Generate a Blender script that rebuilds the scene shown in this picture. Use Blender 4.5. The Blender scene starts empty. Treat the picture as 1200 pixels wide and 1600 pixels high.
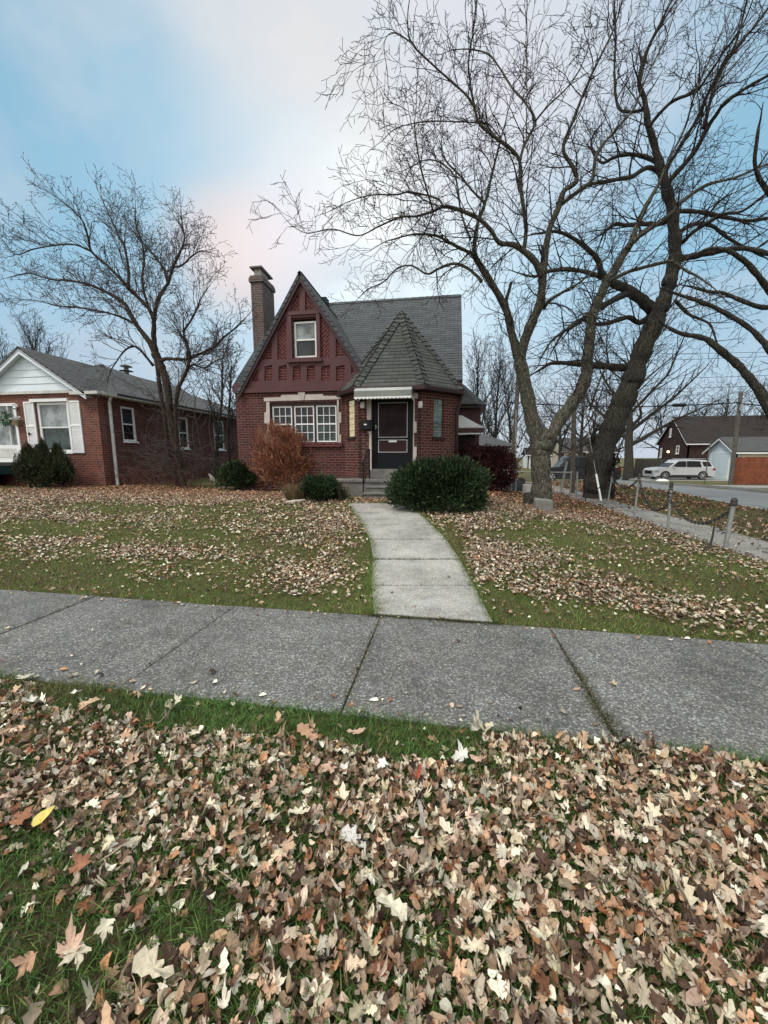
import bpy, math, random
import numpy as np
from mathutils import Vector, Matrix
from mathutils.geometry import tessellate_polygon
PI = math.pi
R = math.radians
random.seed(7); rng = np.random.default_rng(7)
S = bpy.context.scene
C = S.collection
# ------------------------------------------------------------------ survey of the place (camera model used to measure it)
F, TH, AL, EYE = 600., R(8.25), R(9.2), 1.55
ct, st, ca, sa = math.cos(TH), math.sin(TH), math.cos(AL), math.sin(AL)
def ray(px, py):
    u = (px-600)/F; v = (py-800)/F; d = v*ct+st; f = ct-v*st
    return Vector((u*ca-f*sa, f*ca+u*sa, -d))
def at(px, py, Y):
    r = ray(px, py); t = Y/r.y; return Vector((r.x*t, Y, EYE+r.z*t))
def atx(px, py, X):
    r = ray(px, py); t = X/r.x; return Vector((X, r.y*t, EYE+r.z*t))
def sst(a, b, x):
    t = np.clip((x-a)/(b-a), 0, 1); return t*t*(3-2*t)
def road_near(y): return 9.3+.09*(y-12.8)
def road_far(y): return 14.9+.05*(y-20)
def hgt(x, y):
    x = np.asarray(x, float); y = np.asarray(y, float)
    h = .42*sst(3.7, 10.5, y)*(1-sst(.8, 4.4, x))*(1-sst(24, 45, y))
    h = h + .05*sst(9, 13, y)*(1-sst(-11, -8, x))
    h = h - .40*sst(18, 36, y)*sst(-2, 3, x)
    rd = sst(-.12, .0, x-road_near(y))*(1-sst(.0, .12, x-road_far(y)))*sst(-20, -19, y)
    return h - .14*rd
def hz(x, y): return float(hgt(x, y))
def G(px, py):
    r = ray(px, py); t = .5
    for _ in range(4000):
        x = r.x*t; y = r.y*t; z = EYE+r.z*t
        if z <= hz(x, y): break
        t += max(.004, (z-hz(x, y))*.4)
        if t > 400: break
    return Vector((x, y, hz(x, y)))
# ------------------------------------------------------------------ materials
def nm(name):
    m = bpy.data.materials.new(name); m.use_nodes = True
    nt = m.node_tree; b = nt.nodes['Principled BSDF']
    return m, nt, b
def N(nt, t, **k):
    n = nt.nodes.new(t)
    for a, v in k.items():
        if a in n.inputs.keys() if isinstance(a, str) else False: n.inputs[a].default_value = v
        else: setattr(n, a, v)
    return n
def L(nt, a, b): nt.links.new(a, b)
def ramp(nt, fac, stops):
    r = nt.nodes.new('ShaderNodeValToRGB'); e = r.color_ramp.elements
    while len(e) < len(stops): e.new(.5)
    for i, (p, c) in enumerate(stops): e[i].position = p; e[i].color = (*c, 1)
    L(nt, fac, r.inputs[0]); return r.outputs[0]
def noise(nt, vec, scale, detail=4, rough=.6):
    n = nt.nodes.new('ShaderNodeTexNoise'); n.inputs['Scale'].default_value = scale
    n.inputs['Detail'].default_value = detail; n.inputs['Roughness'].default_value = rough
    if vec is not None: L(nt, vec, n.inputs['Vector'])
    return n.outputs['Fac']
def coords(nt, uv=False):
    return nt.nodes.new('ShaderNodeTexCoord').outputs['UV' if uv else 'Object']
def mixc(nt, fac, a, b, mode='MIX'):
    m = nt.nodes.new('ShaderNodeMix'); m.data_type = 'RGBA'; m.blend_type = mode
    for i, v in ((0, fac), (6, a), (7, b)):
        if hasattr(v, 'links'): L(nt, v, m.inputs[i])
        else: m.inputs[i].default_value = v if i == 0 else (*v[:3], 1)
    return m.outputs[2]
def mth(nt, op, a, b=0.):
    m = nt.nodes.new('ShaderNodeMath'); m.operation = op
    for i, v in ((0, a), (1, b)):
        if hasattr(v, 'links'): L(nt, v, m.inputs[i])
        else: m.inputs[i].default_value = v
    return m.outputs[0]
def bump(nt, b, h, s=.3, d=.01):
    n = nt.nodes.new('ShaderNodeBump'); n.inputs['Strength'].default_value = s; n.inputs['Distance'].default_value = d
    L(nt, h, n.inputs['Height']); L(nt, n.outputs[0], b.inputs['Normal'])
def plain(name, c, rough=.6, var=.25, scale=6., metal=0., bmp=.15, spec=.4):
    m, nt, b = nm(name); co = coords(nt)
    f = noise(nt, co, scale, 6, .65)
    lo = [x*(1-var) for x in c]; hi = [min(1, x*(1+var)) for x in c]
    L(nt, ramp(nt, f, [(.3, lo), (.7, hi)]), b.inputs['Base Color'])
    b.inputs['Roughness'].default_value = rough; b.inputs['Metallic'].default_value = metal
    b.inputs['Specular IOR Level'].default_value = spec
    if bmp: bump(nt, b, noise(nt, co, scale*8, 3), bmp, .004)
    return m
def brick_mat(name, c1, c2, mortar, grime=.35, bw=.235, rh=.082, mor=.014, gc=(.3, .26, .24), fine=0.):
    m, nt, b = nm(name); uv = coords(nt, True); co = coords(nt)
    t = nt.nodes.new('ShaderNodeTexBrick'); L(nt, uv, t.inputs['Vector'])
    t.inputs['Scale'].default_value = 1; t.inputs['Brick Width'].default_value = bw; t.inputs['Row Height'].default_value = rh
    t.inputs['Mortar Size'].default_value = mor/2; t.inputs['Mortar Smooth'].default_value = .3; t.inputs['Bias'].default_value = 0
    t.inputs['Color1'].default_value = (*c1, 1); t.inputs['Color2'].default_value = (*c2, 1); t.inputs['Mortar'].default_value = (*mortar, 1)
    f = noise(nt, co, 1.6, 8, .7); f2 = noise(nt, co, 23, 3)
    c = mixc(nt, ramp(nt, f, [(.35, (0, 0, 0)), (.75, (grime,)*3)]), t.outputs['Color'], gc)
    if fine: c = mixc(nt, ramp(nt, noise(nt, co, 19, 5, .8), [(.46, (0, 0, 0)), (.60, (fine,)*3)]), c, gc)
    c = mixc(nt, .55, c, ramp(nt, f2, [(.25, (.35,)*3), (.75, (1.25,)*3)]), 'MULTIPLY')
    L(nt, c, b.inputs['Base Color']); b.inputs['Roughness'].default_value = .85; b.inputs['Specular IOR Level'].default_value = .25
    bump(nt, b, mth(nt, 'SUBTRACT', mth(nt, 'MULTIPLY', f2, .4), t.outputs['Fac']), .6, .008)
    return m
def shingle_mat(name, c1, c2, row=.14, w=.28, stain=(.05, .06, .045)):
    m, nt, b = nm(name); uv = coords(nt, True); co = coords(nt)
    t = nt.nodes.new('ShaderNodeTexBrick'); L(nt, uv, t.inputs['Vector'])
    t.inputs['Scale'].default_value = 1; t.inputs['Brick Width'].default_value = w; t.inputs['Row Height'].default_value = row
    t.inputs['Mortar Size'].default_value = .004; t.inputs['Mortar Smooth'].default_value = .2
    t.inputs['Color1'].default_value = (*c1, 1); t.inputs['Color2'].default_value = (*c2, 1); t.inputs['Mortar'].default_value = (*[x*.25 for x in c1], 1)
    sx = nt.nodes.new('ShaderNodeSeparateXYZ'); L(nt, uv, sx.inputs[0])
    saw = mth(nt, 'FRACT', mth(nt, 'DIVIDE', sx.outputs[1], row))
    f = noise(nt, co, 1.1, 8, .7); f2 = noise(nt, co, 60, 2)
    lap_shade = ramp(nt, saw, [(.0, (.28,)*3), (.16, (.55,)*3), (.3, (1, 1, 1))])  # shadow line of each shingle's thickness, put into the colour
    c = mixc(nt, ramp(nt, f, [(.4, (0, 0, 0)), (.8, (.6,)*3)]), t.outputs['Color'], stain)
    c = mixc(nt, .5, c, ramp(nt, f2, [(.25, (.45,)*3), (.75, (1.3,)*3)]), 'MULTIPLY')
    c = mixc(nt, 1., c, lap_shade, 'MULTIPLY')
    L(nt, c, b.inputs['Base Color']); b.inputs['Roughness'].default_value = .9; b.inputs['Specular IOR Level'].default_value = .2
    bump(nt, b, mth(nt, 'SUBTRACT', mth(nt, 'MULTIPLY', saw, -1.), t.outputs['Fac']), 1., .02)
    return m
def attr_mat(name, rough=.7, spec=.25, trans=0.):
    m, nt, b = nm(name); a = nt.nodes.new('ShaderNodeAttribute'); a.attribute_name = 'Col'
    f = noise(nt, coords(nt), 90, 3)
    c = mixc(nt, .45, a.outputs['Color'], ramp(nt, f, [(.3, (.55,)*3), (.7, (1.25,)*3)]), 'MULTIPLY')
    L(nt, c, b.inputs['Base Color']); b.inputs['Roughness'].default_value = rough; b.inputs['Specular IOR Level'].default_value = spec
    if trans:
        b.inputs['Subsurface Weight'].default_value = 0
        tr = nt.nodes.new('ShaderNodeBsdfTranslucent'); L(nt, c, tr.inputs[0])
        ms = nt.nodes.new('ShaderNodeMixShader'); ms.inputs[0].default_value = trans
        L(nt, b.outputs[0], ms.inputs[1]); L(nt, tr.outputs[0], ms.inputs[2])
        L(nt, ms.outputs[0], nt.nodes['Material Output'].inputs[0])
    return m
def bark_mat(name, c, sc=1.):
    m, nt, b = nm(name); co = coords(nt)
    mp = nt.nodes.new('ShaderNodeMapping'); mp.inputs['Scale'].default_value = (1, 1, .22); L(nt, co, mp.inputs[0])
    f = noise(nt, mp.outputs[0], 30*sc, 6, .7); f3 = noise(nt, co, 2.5, 4)
    cc = ramp(nt, f, [(.32, [x*.35 for x in c]), (.5, c), (.72, [x*1.5 for x in c])])
    cc = mixc(nt, ramp(nt, f3, [(.45, (0, 0, 0)), (.7, (.5,)*3)]), cc, (c[0]*.9, c[1]*1.15, c[2]*.8))
    vv = nt.nodes.new('ShaderNodeTexVoronoi'); vv.feature = 'DISTANCE_TO_EDGE'; vv.inputs['Scale'].default_value = 22*sc
    dm = nt.nodes.new('ShaderNodeVectorMath'); dm.operation = 'ADD'; L(nt, mp.outputs[0], dm.inputs[0]); ns_ = nt.nodes.new('ShaderNodeTexNoise'); ns_.inputs['Scale'].default_value = 9; L(nt, co, ns_.inputs[0]); sc_ = nt.nodes.new('ShaderNodeVectorMath'); sc_.operation = 'SCALE'; sc_.inputs['Scale'].default_value = .12; L(nt, ns_.outputs['Color'], sc_.inputs[0]); L(nt, sc_.outputs[0], dm.inputs[1]); L(nt, dm.outputs[0], vv.inputs['Vector'])
    fur = ramp(nt, vv.outputs['Distance'], [(.0, (.28,)*3), (.22, (1, 1, 1))]); cc = mixc(nt, .8, cc, fur, 'MULTIPLY')
    L(nt, cc, b.inputs['Base Color']); b.inputs['Roughness'].default_value = .95; b.inputs['Specular IOR Level'].default_value = .15
    bump(nt, b, mth(nt, 'ADD', f, mth(nt, 'MULTIPLY', fur, .8)), 1., .04)
    return m
M_ = {}
M_['brick'] = brick_mat('house_brick', (.045, .012, .010), (.105, .023, .018), (.20, .13, .115), .14)
M_['brick_turret'] = brick_mat('turret_brick', (.055, .015, .012), (.125, .030, .022), (.26, .18, .155), .13)
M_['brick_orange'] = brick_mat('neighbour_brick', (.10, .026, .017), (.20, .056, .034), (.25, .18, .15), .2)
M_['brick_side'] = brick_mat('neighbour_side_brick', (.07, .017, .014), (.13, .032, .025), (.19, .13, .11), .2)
M_['brick_infill'] = brick_mat('painted_infill_brick', (.07, .014, .015), (.10, .022, .021), (.25, .15, .14), .0)
M_['brick_chim'] = brick_mat('chimney_brick', (.055, .028, .023), (.14, .065, .05), (.36, .33, .31), .35, gc=(.21, .185, .17), fine=.6)
M_['brick_dark'] = brick_mat('far_brick', (.03, .014, .012), (.045, .02, .016), (.06, .045, .04), .1)
M_['shingle'] = shingle_mat('roof_shingle', (.075, .082, .088), (.112, .12, .127), .15, .3, (.06, .068, .062))
M_['shingle_t'] = shingle_mat('turret_shingle', (.072, .076, .072), (.108, .113, .106), .145, .36, (.05, .058, .045))
M_['shingle_n'] = shingle_mat('neighbour_shingle', (.085, .088, .09), (.12, .122, .122), .13, .3, (.1, .1, .095))
M_['shingle_dark'] = shingle_mat('far_dark_shingle', (.035, .026, .026), (.05, .038, .036))
M_['maroon'] = plain('maroon_paint', (.085, .030, .033), .6, .16, 2.5, bmp=.1)
M_['maroon_dark'] = plain('maroon_gutter', (.035, .014, .014), .5, .2)
M_['stone'] = plain('limestone', (.47, .42, .38), .8, .2, 3)
M_['stone_grey'] = plain('old_concrete', (.17, .165, .15), .9, .35, 4, bmp=.3)
M_['white'] = plain('white_paint', (.78, .79, .79), .5, .06, 3, bmp=.04)
M_['siding'] = plain('white_siding', (.68, .75, .80), .5, .05, 2, bmp=.03)
M_['offwhite'] = plain('weathered_white', (.55, .55, .52), .6, .2, 5)
M_['black'] = plain('black_metal', (.010, .010, .011), .5, .3, spec=.2)
M_['door_black'] = plain('black_door_paint', (.008, .010, .014), .5, .15, spec=.15)
M_['door_red'] = plain('dark_red_door', (.04, .015, .016), .5, .2, spec=.2)
M_['awn'] = plain('awning_metal', (.36, .375, .345), .35, .12, 2, bmp=.03)
M_['awn_dark'] = plain('awning_stripe', (.20, .215, .19), .4, .12, 2, bmp=.03)
M_['conc'] = None
M_['bark'] = bark_mat('grey_bark', (.17, .155, .125))
M_['bark_dark'] = bark_mat('dark_bark', (.095, .085, .073))
M_['bark_red'] = bark_mat('reddish_bark', (.11, .08, .066))
M_['twig'] = plain('twig_bark', (.035, .028, .026), .9, .2, 20, bmp=0, spec=.1)
M_['twig_grey'] = plain('grey_twig_bark', (.085, .07, .065), .9, .2, 20, bmp=0, spec=.1)
M_['leaf'] = attr_mat('fallen_leaf', .62, .3, .12)
M_['grass'] = attr_mat('grass_blade', .6, .25, .25)
M_['foliage'] = attr_mat('shrub_foliage', .6, .2, .1)
M_['galv'] = plain('galvanised_steel', (.30, .31, .29), .45, .25, 9, metal=.4)
M_['rust'] = plain('weathered_chain', (.055, .05, .046), .7, .3, 30, metal=.3)
M_['pole'] = bark_mat('pole_wood', (.23, .20, .17), 1.2)
M_['fence_o'] = plain('orange_fence_wood', (.20, .06, .026), .8, .4, 4)
M_['fence_g'] = bark_mat('grey_fence_wood', (.14, .13, .115), 1.)
M_['cream'] = plain('cream_stucco', (.50, .44, .33), .8, .1)
M_['blue_sid'] = plain('pale_blue_siding', (.60, .70, .73), .6, .06)
M_['teal'] = plain('dark_teal_paint', (.012, .045, .045), .5, .2)
M_['asph'] = plain('asphalt', (.16, .165, .165), .85, .18, 1.3, bmp=.3)
M_['kerb'] = plain('kerb_concrete', (.26, .25, .235), .85, .2, 3, bmp=.2)
M_['silver'] = plain('silver_car_paint', (.55, .56, .57), .25, .03, 2, metal=.3, bmp=0)
M_['car_black'] = plain('black_car_paint', (.012, .014, .015), .2, .1, 2, bmp=0)
M_['tyre'] = plain('tyre_rubber', (.018, .018, .018), .8, .2)
M_['rim'] = plain('alloy_rim', (.45, .45, .46), .3, .1, metal=.8, bmp=0)
M_['bin'] = plain('bin_plastic', (.02, .024, .03), .5, .2)
M_['plastic_w'] = plain('white_plastic', (.8, .8, .78), .4, .05, bmp=0)
M_['red_lamp'] = plain('red_lens', (.3, .01, .01), .2, .1, bmp=0)
def glass_mat(name, c, rough=.04, spec=.6):
    m, nt, b = nm(name); f = noise(nt, coords(nt), 2.2, 3)
    L(nt, ramp(nt, f, [(.35, [x*.5 for x in c]), (.65, [x*1.4 for x in c])]), b.inputs['Base Color'])
    b.inputs['Roughness'].default_value = rough; b.inputs['Specular IOR Level'].default_value = spec*.6
    b.inputs['Coat Weight'].default_value = .0
    bump(nt, b, noise(nt, coords(nt), 1.5, 1), .05, .02)
    return m
M_['glass'] = glass_mat('window_glass', (.03, .036, .036), .04, .5)
M_['glass_dark'] = glass_mat('dark_window_glass', (.012, .015, .015))
M_['glass_pale'] = glass_mat('pale_glass', (.24, .27, .27))  # pale tone stands in for sky and trees reflected in the gable's upper pane
M_['glass_teal'] = glass_mat('teal_tinted_glass', (.035, .06, .055))
M_['glass_car'] = glass_mat('car_glass', (.008, .01, .011), .06, .3)
M_['screen'] = glass_mat('screen_door_mesh', (.022, .012, .012), .45, .2)
M_['gblock'] = glass_mat('glass_block', (.16, .22, .20), .15, .8)
def emis(name, c, s):
    m, nt, b = nm(name); b.inputs['Base Color'].default_value = (*[x*.6 for x in c], 1)
    f = noise(nt, coords(nt), 14, 2)
    L(nt, ramp(nt, f, [(.3, [x*.4 for x in c]), (.7, c)]), b.inputs['Emission Color']); b.inputs['Emission Strength'].default_value = s
    b.inputs['Roughness'].default_value = .2
    return m
M_['gblock_lit'] = emis('lit_glass_block', (.68, .62, .38), .38)
M_['lamp'] = emis('lamp_glow', (1., .75, .4), 6.)
def conc_mat(name, base, agg=.5, sc=1.):
    m, nt, b = nm(name); co = coords(nt)
    v = nt.nodes.new('ShaderNodeTexVoronoi'); v.inputs['Scale'].default_value = 75*sc; L(nt, co, v.inputs['Vector'])
    f1 = noise(nt, co, 1.2, 8, .7); f2 = noise(nt, co, 55*sc, 5, .75); f3 = noise(nt, co, .55, 3)
    f4 = noise(nt, co, 4.5, 6, .75)
    c = ramp(nt, f1, [(.32, [x*.5 for x in base]), (.52, base), (.72, [x*1.35 for x in base])])
    c = mixc(nt, ramp(nt, f4, [(.42, (0, 0, 0)), (.75, (.6,)*3)]), c, (base[0]*1.25, base[1]*1.15, base[2]*.98))
    c = mixc(nt, ramp(nt, noise(nt, co, 2.3, 8, .8), [(.55, (0, 0, 0)), (.68, (.55,)*3)]), c, (base[0]*.42, base[1]*.38, base[2]*.33))
    if agg:
        sx = nt.nodes.new('ShaderNodeSeparateColor'); L(nt, v.outputs['Color'], sx.inputs[0])
        stones = ramp(nt, sx.outputs[0], [(.0, (.30,)*3), (.5, (.75,)*3), (.80, (1.25, 1.25, 1.2)), (.93, (2.6, 2.6, 2.5))])
        c = mixc(nt, agg, c, stones, 'MULTIPLY')
    c = mixc(nt, .5, c, ramp(nt, f2, [(.3, (.45,)*3), (.7, (1.5,)*3)]), 'MULTIPLY')
    c = mixc(nt, ramp(nt, f3, [(.5, (0, 0, 0)), (.8, (.35,)*3)]), c, [x*.55 for x in base])
    L(nt, c, b.inputs['Base Color']); b.inputs['Roughness'].default_value = .8; b.inputs['Specular IOR Level'].default_value = .35
    bump(nt, b, mth(nt, 'ADD', v.outputs['Distance'], f2), .6, .006)
    return m
M_['conc'] = conc_mat('exposed_aggregate_concrete', (.155, .155, .15), .68, 1.35)
M_['walk'] = conc_mat('smooth_pale_concrete', (.36, .355, .335), .35, 1.6)
M_['walk_side'] = conc_mat('side_path_concrete', (.23, .225, .21), .25, 1.)
def ground_mat():
    m, nt, b = nm('lawn_soil'); co = coords(nt)
    f1 = noise(nt, co, .45, 6, .65); f2 = noise(nt, co, 14, 6, .8); f3 = noise(nt, co, 60, 4, .8)
    g = ramp(nt, f2, [(.3, (.05, .07, .02)), (.5, (.11, .145, .038)), (.7, (.20, .205, .07))])
    br = ramp(nt, f3, [(.3, (.035, .022, .014)), (.5, (.12, .08, .05)), (.68, (.27, .20, .14))])
    c = mixc(nt, ramp(nt, f1, [(.38, (.25,)*3), (.6, (.8,)*3)]), g, br)
    L(nt, c, b.inputs['Base Color']); b.inputs['Roughness'].default_value = .95; b.inputs['Specular IOR Level'].default_value = .1
    bump(nt, b, mth(nt, 'ADD', f2, f3), 1., .03)
    return m
M_['ground'] = ground_mat()
# ------------------------------------------------------------------ object helpers
def tag(o, label=None, cat=None, group=None, kind=None):
    if label: o['label'] = label
    if cat: o['category'] = cat
    if group: o['group'] = group
    if kind: o['kind'] = kind
    return o
def thing(name, label, cat, loc=(0, 0, 0), group=None):
    o = bpy.data.objects.new(name, None); C.objects.link(o); o.location = loc; o.empty_display_size = .2
    return tag(o, label, cat, group)
class Fr:   # a wall frame: u runs along the wall (left to right from outside), z up, n outwards
    def __init__(s, O, U=(1, 0)):
        l = math.hypot(*U[:2]); s.O = Vector((O[0], O[1], 0)); s.U = Vector((U[0]/l, U[1]/l, 0)); s.N = Vector((s.U.y, -s.U.x, 0))
    def p(s, u, z, n=0): v = s.O+s.U*u+s.N*n; v.z = z; return v
W0 = Fr((0, 0))
class MB:
    def __init__(s): s.v = []; s.f = []; s.r = []
    def face(s, pts, rot=0.):
        i = len(s.v); s.v += [Vector(p) for p in pts]; s.f.append(list(range(i, i+len(pts)))); s.r.append(rot)
    def mesh(s, vs, fs):
        i = len(s.v); s.v += [Vector(p) for p in vs]
        for f in fs: s.f.append([i+k for k in f]); s.r.append(0.)
    def hexa(s, a):   # 8 points: bottom 4 (ccw from above), top 4
        s.mesh(a, [(0, 3, 2, 1), (4, 5, 6, 7), (0, 1, 5, 4), (1, 2, 6, 5), (2, 3, 7, 6), (3, 0, 4, 7)])
    def box(s, x0, x1, y0, y1, z0, z1):
        s.hexa([(x0, y0, z0), (x1, y0, z0), (x1, y1, z0), (x0, y1, z0), (x0, y0, z1), (x1, y0, z1), (x1, y1, z1), (x0, y1, z1)])
    def fbox(s, fr, u0, u1, z0, z1, n0, n1):
        s.hexa([fr.p(u0, z0, n1), fr.p(u1, z0, n1), fr.p(u1, z0, n0), fr.p(u0, z0, n0),
                fr.p(u0, z1, n1), fr.p(u1, z1, n1), fr.p(u1, z1, n0), fr.p(u0, z1, n0)])
    def plate(s, fr, outer, holes, n0, n1, back=True):
        loops = [list(outer)]+[list(h) for h in holes]
        pts = [[Vector((u, z, 0)) for u, z in l] for l in loops]
        flat = [q for l in loops for q in l]
        for tri in tessellate_polygon(pts):
            a, b, c = [flat[k] for k in tri]
            if (b[0]-a[0])*(c[1]-a[1])-(b[1]-a[1])*(c[0]-a[0]) < 0: b, c = c, b
            s.face([fr.p(*a, n1), fr.p(*b, n1), fr.p(*c, n1)])
            if back: s.face([fr.p(*a, n0), fr.p(*c, n0), fr.p(*b, n0)])
        for l in loops:
            for k in range(len(l)):
                a, b = l[k], l[(k+1) % len(l)]
                s.face([fr.p(*a, n0), fr.p(*b, n0), fr.p(*b, n1), fr.p(*a, n1)])
    def slab(s, pts, t):   # roof plane: polygon (ccw from above) given a thickness downwards
        n = len(pts); P = [Vector(p) for p in pts]; nr = (P[1]-P[0]).cross(P[2]-P[0]).normalized()
        if nr.z < 0: P.reverse(); nr = -nr
        Q = [p-nr*t for p in P]
        s.face(P); s.face(Q[::-1])
        for k in range(n): j = (k+1) % n; s.face([Q[k], Q[j], P[j], P[k]])
    def tube(s, pts, rad, sides=8, cap=True):
        pts = [Vector(p) for p in pts]; n = len(pts)
        if not hasattr(rad, '__len__'): rad = [rad]*n
        rings = []; prev = None
        for k, p in enumerate(pts):
            d = (pts[min(k+1, n-1)]-pts[max(k-1, 0)]).normalized()
            a = prev if prev is not None else (Vector((1, 0, 0)) if abs(d.x) < .8 else Vector((0, 1, 0)))
            a = (a-d*a.dot(d)).normalized(); prev = a; b = d.cross(a)
            rings.append([p+(a*math.cos(2*PI*j/sides)+b*math.sin(2*PI*j/sides))*rad[k] for j in range(sides)])
        vs = [q for r_ in rings for q in r_]; fs = []
        for k in range(n-1):
            for j in range(sides):
                j2 = (j+1) % sides; fs.append((k*sides+j, k*sides+j2, (k+1)*sides+j2, (k+1)*sides+j))
        if cap: fs.append(tuple(range(sides))[::-1]); fs.append(tuple((n-1)*sides+j for j in range(sides)))
        s.mesh(vs, fs)
    def lathe(s, c, prof, axis='z', sides=24):
        vs = []; fs = []; c = Vector(c)
        for (r_, h) in prof:
            for j in range(sides):
                a = 2*PI*j/sides; x, y = r_*math.cos(a), r_*math.sin(a)
                vs.append(c+(Vector((x, y, h)) if axis == 'z' else Vector((x, h, y)) if axis == 'y' else Vector((h, x, y))))
        for k in range(len(prof)-1):
            for j in range(sides):
                j2 = (j+1) % sides; fs.append((k*sides+j, k*sides+j2, (k+1)*sides+j2, (k+1)*sides+j))
        s.mesh(vs, fs)
    def build(s, name, mat, parent=None, bevel=0., smooth=False):
        me = bpy.data.meshes.new(name)
        off = parent.matrix_world.translation if False else (world_loc(parent) if parent else Vector((0, 0, 0)))
        me.from_pydata([v-off for v in s.v], [], s.f); me.update()
        uvl = me.uv_layers.new(name='UVMap'); buf = np.zeros(len(me.loops)*2)
        for poly, rot in zip(me.polygons, s.r):
            n = poly.normal
            if abs(n.z) > .97: a = Vector((1, 0, 0)); b = Vector((0, 1, 0))
            else:
                a = Vector((0, 0, 1)).cross(n).normalized(); b = n.cross(a)
            if rot: a, b = a*math.cos(rot)+b*math.sin(rot), b*math.cos(rot)-a*math.sin(rot)
            for li in poly.loop_indices:
                p = me.vertices[me.loops[li].vertex_index].co+off; buf[2*li] = p.dot(a); buf[2*li+1] = p.dot(b)
        uvl.data.foreach_set('uv', buf)
        if smooth:
            for p in me.polygons: p.use_smooth = True
        me.materials.append(mat); o = bpy.data.objects.new(name, me); C.objects.link(o)
        if parent: o.parent = parent
        if bevel:
            md = o.modifiers.new('Bevel', 'BEVEL'); md.width = bevel; md.segments = 2; md.limit_method = 'ANGLE'
        return o
def world_loc(o):
    v = Vector((0, 0, 0))
    while o: v += o.location; o = o.parent
    return v
def np_mesh(name, V, Fa, mat, parent=None, col=None, smooth=False):
    me = bpy.data.meshes.new(name); V = np.asarray(V, np.float32); Fa = np.asarray(Fa, np.int32)
    if parent is not None: V = V-np.array(world_loc(parent), np.float32)
    k = Fa.shape[1]
    me.vertices.add(len(V)); me.vertices.foreach_set('co', V.ravel())
    me.loops.add(Fa.size); me.loops.foreach_set('vertex_index', Fa.ravel())
    me.polygons.add(len(Fa)); me.polygons.foreach_set('loop_start', np.arange(0, Fa.size, k, dtype=np.int32))
    me.polygons.foreach_set('loop_total', np.full(len(Fa), k, np.int32))
    me.update(calc_edges=True)
    if smooth: me.polygons.foreach_set('use_smooth', np.ones(len(Fa), bool))
    if col is not None:
        a = me.color_attributes.new('Col', 'FLOAT_COLOR', 'POINT')
        c4 = np.ones((len(V), 4), np.float32); c4[:, :3] = col; a.data.foreach_set('color', c4.ravel())
    me.materials.append(mat); o = bpy.data.objects.new(name, me); C.objects.link(o)
    if parent is not None: o.parent = parent
    return o
def one(mb, name, mat, label, cat, group=None, **k): return tag(mb.build(name, mat, None, **k), label, cat, group)

# ------------------------------------------------------------------ ground, paths and road
def ground():
    xs = np.unique(np.concatenate([np.array([-400, -200, -100, -60, -40, -30, -24]), np.arange(-20, 20.01, .25), [22, 26, 32, 45, 60, 100, 200, 400],
                                   ]))
    ys = np.unique(np.concatenate([np.array([-300, -100, -40, -20, -10, -5]), np.arange(-2, 16, .25), np.arange(16, 46, .7), [50, 60, 80, 120, 200, 500]]))
    X, Y = np.meshgrid(xs, ys); Z = hgt(X, Y)-.02*sst(2.02, 2.1, Y)*(1-sst(3.45, 3.55, Y))*(np.abs(X) < 30)
    V = np.stack([X.ravel(), Y.ravel(), Z.ravel()], 1); n = len(xs)
    i, j = np.meshgrid(np.arange(len(ys)-1), np.arange(n-1), indexing='ij'); a = (i*n+j).ravel()
    o = np_mesh('ground', V, np.stack([a, a+1, a+n+1, a+n], 1), M_['ground'], smooth=True); tag(o, kind='structure')
ground()
# front sidewalk: slabs with joints, each tipped a little
def ysw(x): return 3.5-.01*x
jx = [-30, -24, -18, -13, -10, -8.5, -7., -5.4, -3.83, -2.14, -.6, .96, 2.43, 3.95, 5.84, 9.2]
mb = MB()
for a, b in zip(jx[:-1], jx[1:]):
    g = .006; t = [random.uniform(.004, .014) for _ in range(4)]; sk = -.02
    sa_, sb_ = (.08 if a < 3 else 0), (.08 if b < 3 else 0)
    ka, kb = (a, a), (b, b)
    A = (ka[0]+g, 2.06, t[0]); B = (kb[0]-g, 2.06, t[1]); Cc = (kb[1]-g, ysw(b), t[2]); D = (ka[1]+g, ysw(a), t[3])
    mb.hexa([(p[0], p[1], -.1) for p in (A, B, Cc, D)]+[A, B, Cc, D])
tag(mb.build('sidewalk', M_['conc'], bevel=.006), kind='structure')
# side sidewalk
mb = MB(); y = 3.55; 
while y < 44:
    q = [(4.66, y+.008), (5.8, y+.008), (5.8, y+1.5), (4.66, y+1.5)]
    mb.hexa([(a, b, hz(a, b)-.1) for a, b in q]+[(a, b, hz(a, b)+.012+random.uniform(0, .008)) for a, b in q]); y += 1.508
tag(mb.build('side_path', M_['walk_side'], bevel=.006), kind='structure')
# front walk, curving to the steps
Lw = [(583, 966), (580, 917), (583, 876), (578, 845), (567, 822), (553, 803), (543, 788)]
Rw = [(771, 979), (741, 917), (718, 876), (697, 845), (675, 822), (655, 803), (637, 788)]
LW = [G(*p) for p in Lw]; RW = [G(*p) for p in Rw]
LW[0].y = ysw(LW[0].x)+.02; RW[0].y = ysw(RW[0].x)+.02
mb = MB()
for k in range(len(LW)-1):
    a, b, c, d = [Vector(p) for p in (LW[k], RW[k], RW[k+1], LW[k+1])]
    e1 = (d-a).normalized()*.014; e2 = (c-b).normalized()*.014
    q = [a+e1, b+e2, c-e2, d-e1]; dz = random.uniform(.02, .032)
    mb.hexa([(p.x, p.y, p.z-.1) for p in q]+[(p.x, p.y, p.z+dz) for p in q])
tag(mb.build('front_path', M_['walk'], bevel=.008), kind='structure')
WALK = [(p.x, p.y) for p in LW]+[(p.x, p.y) for p in RW[::-1]]
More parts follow.
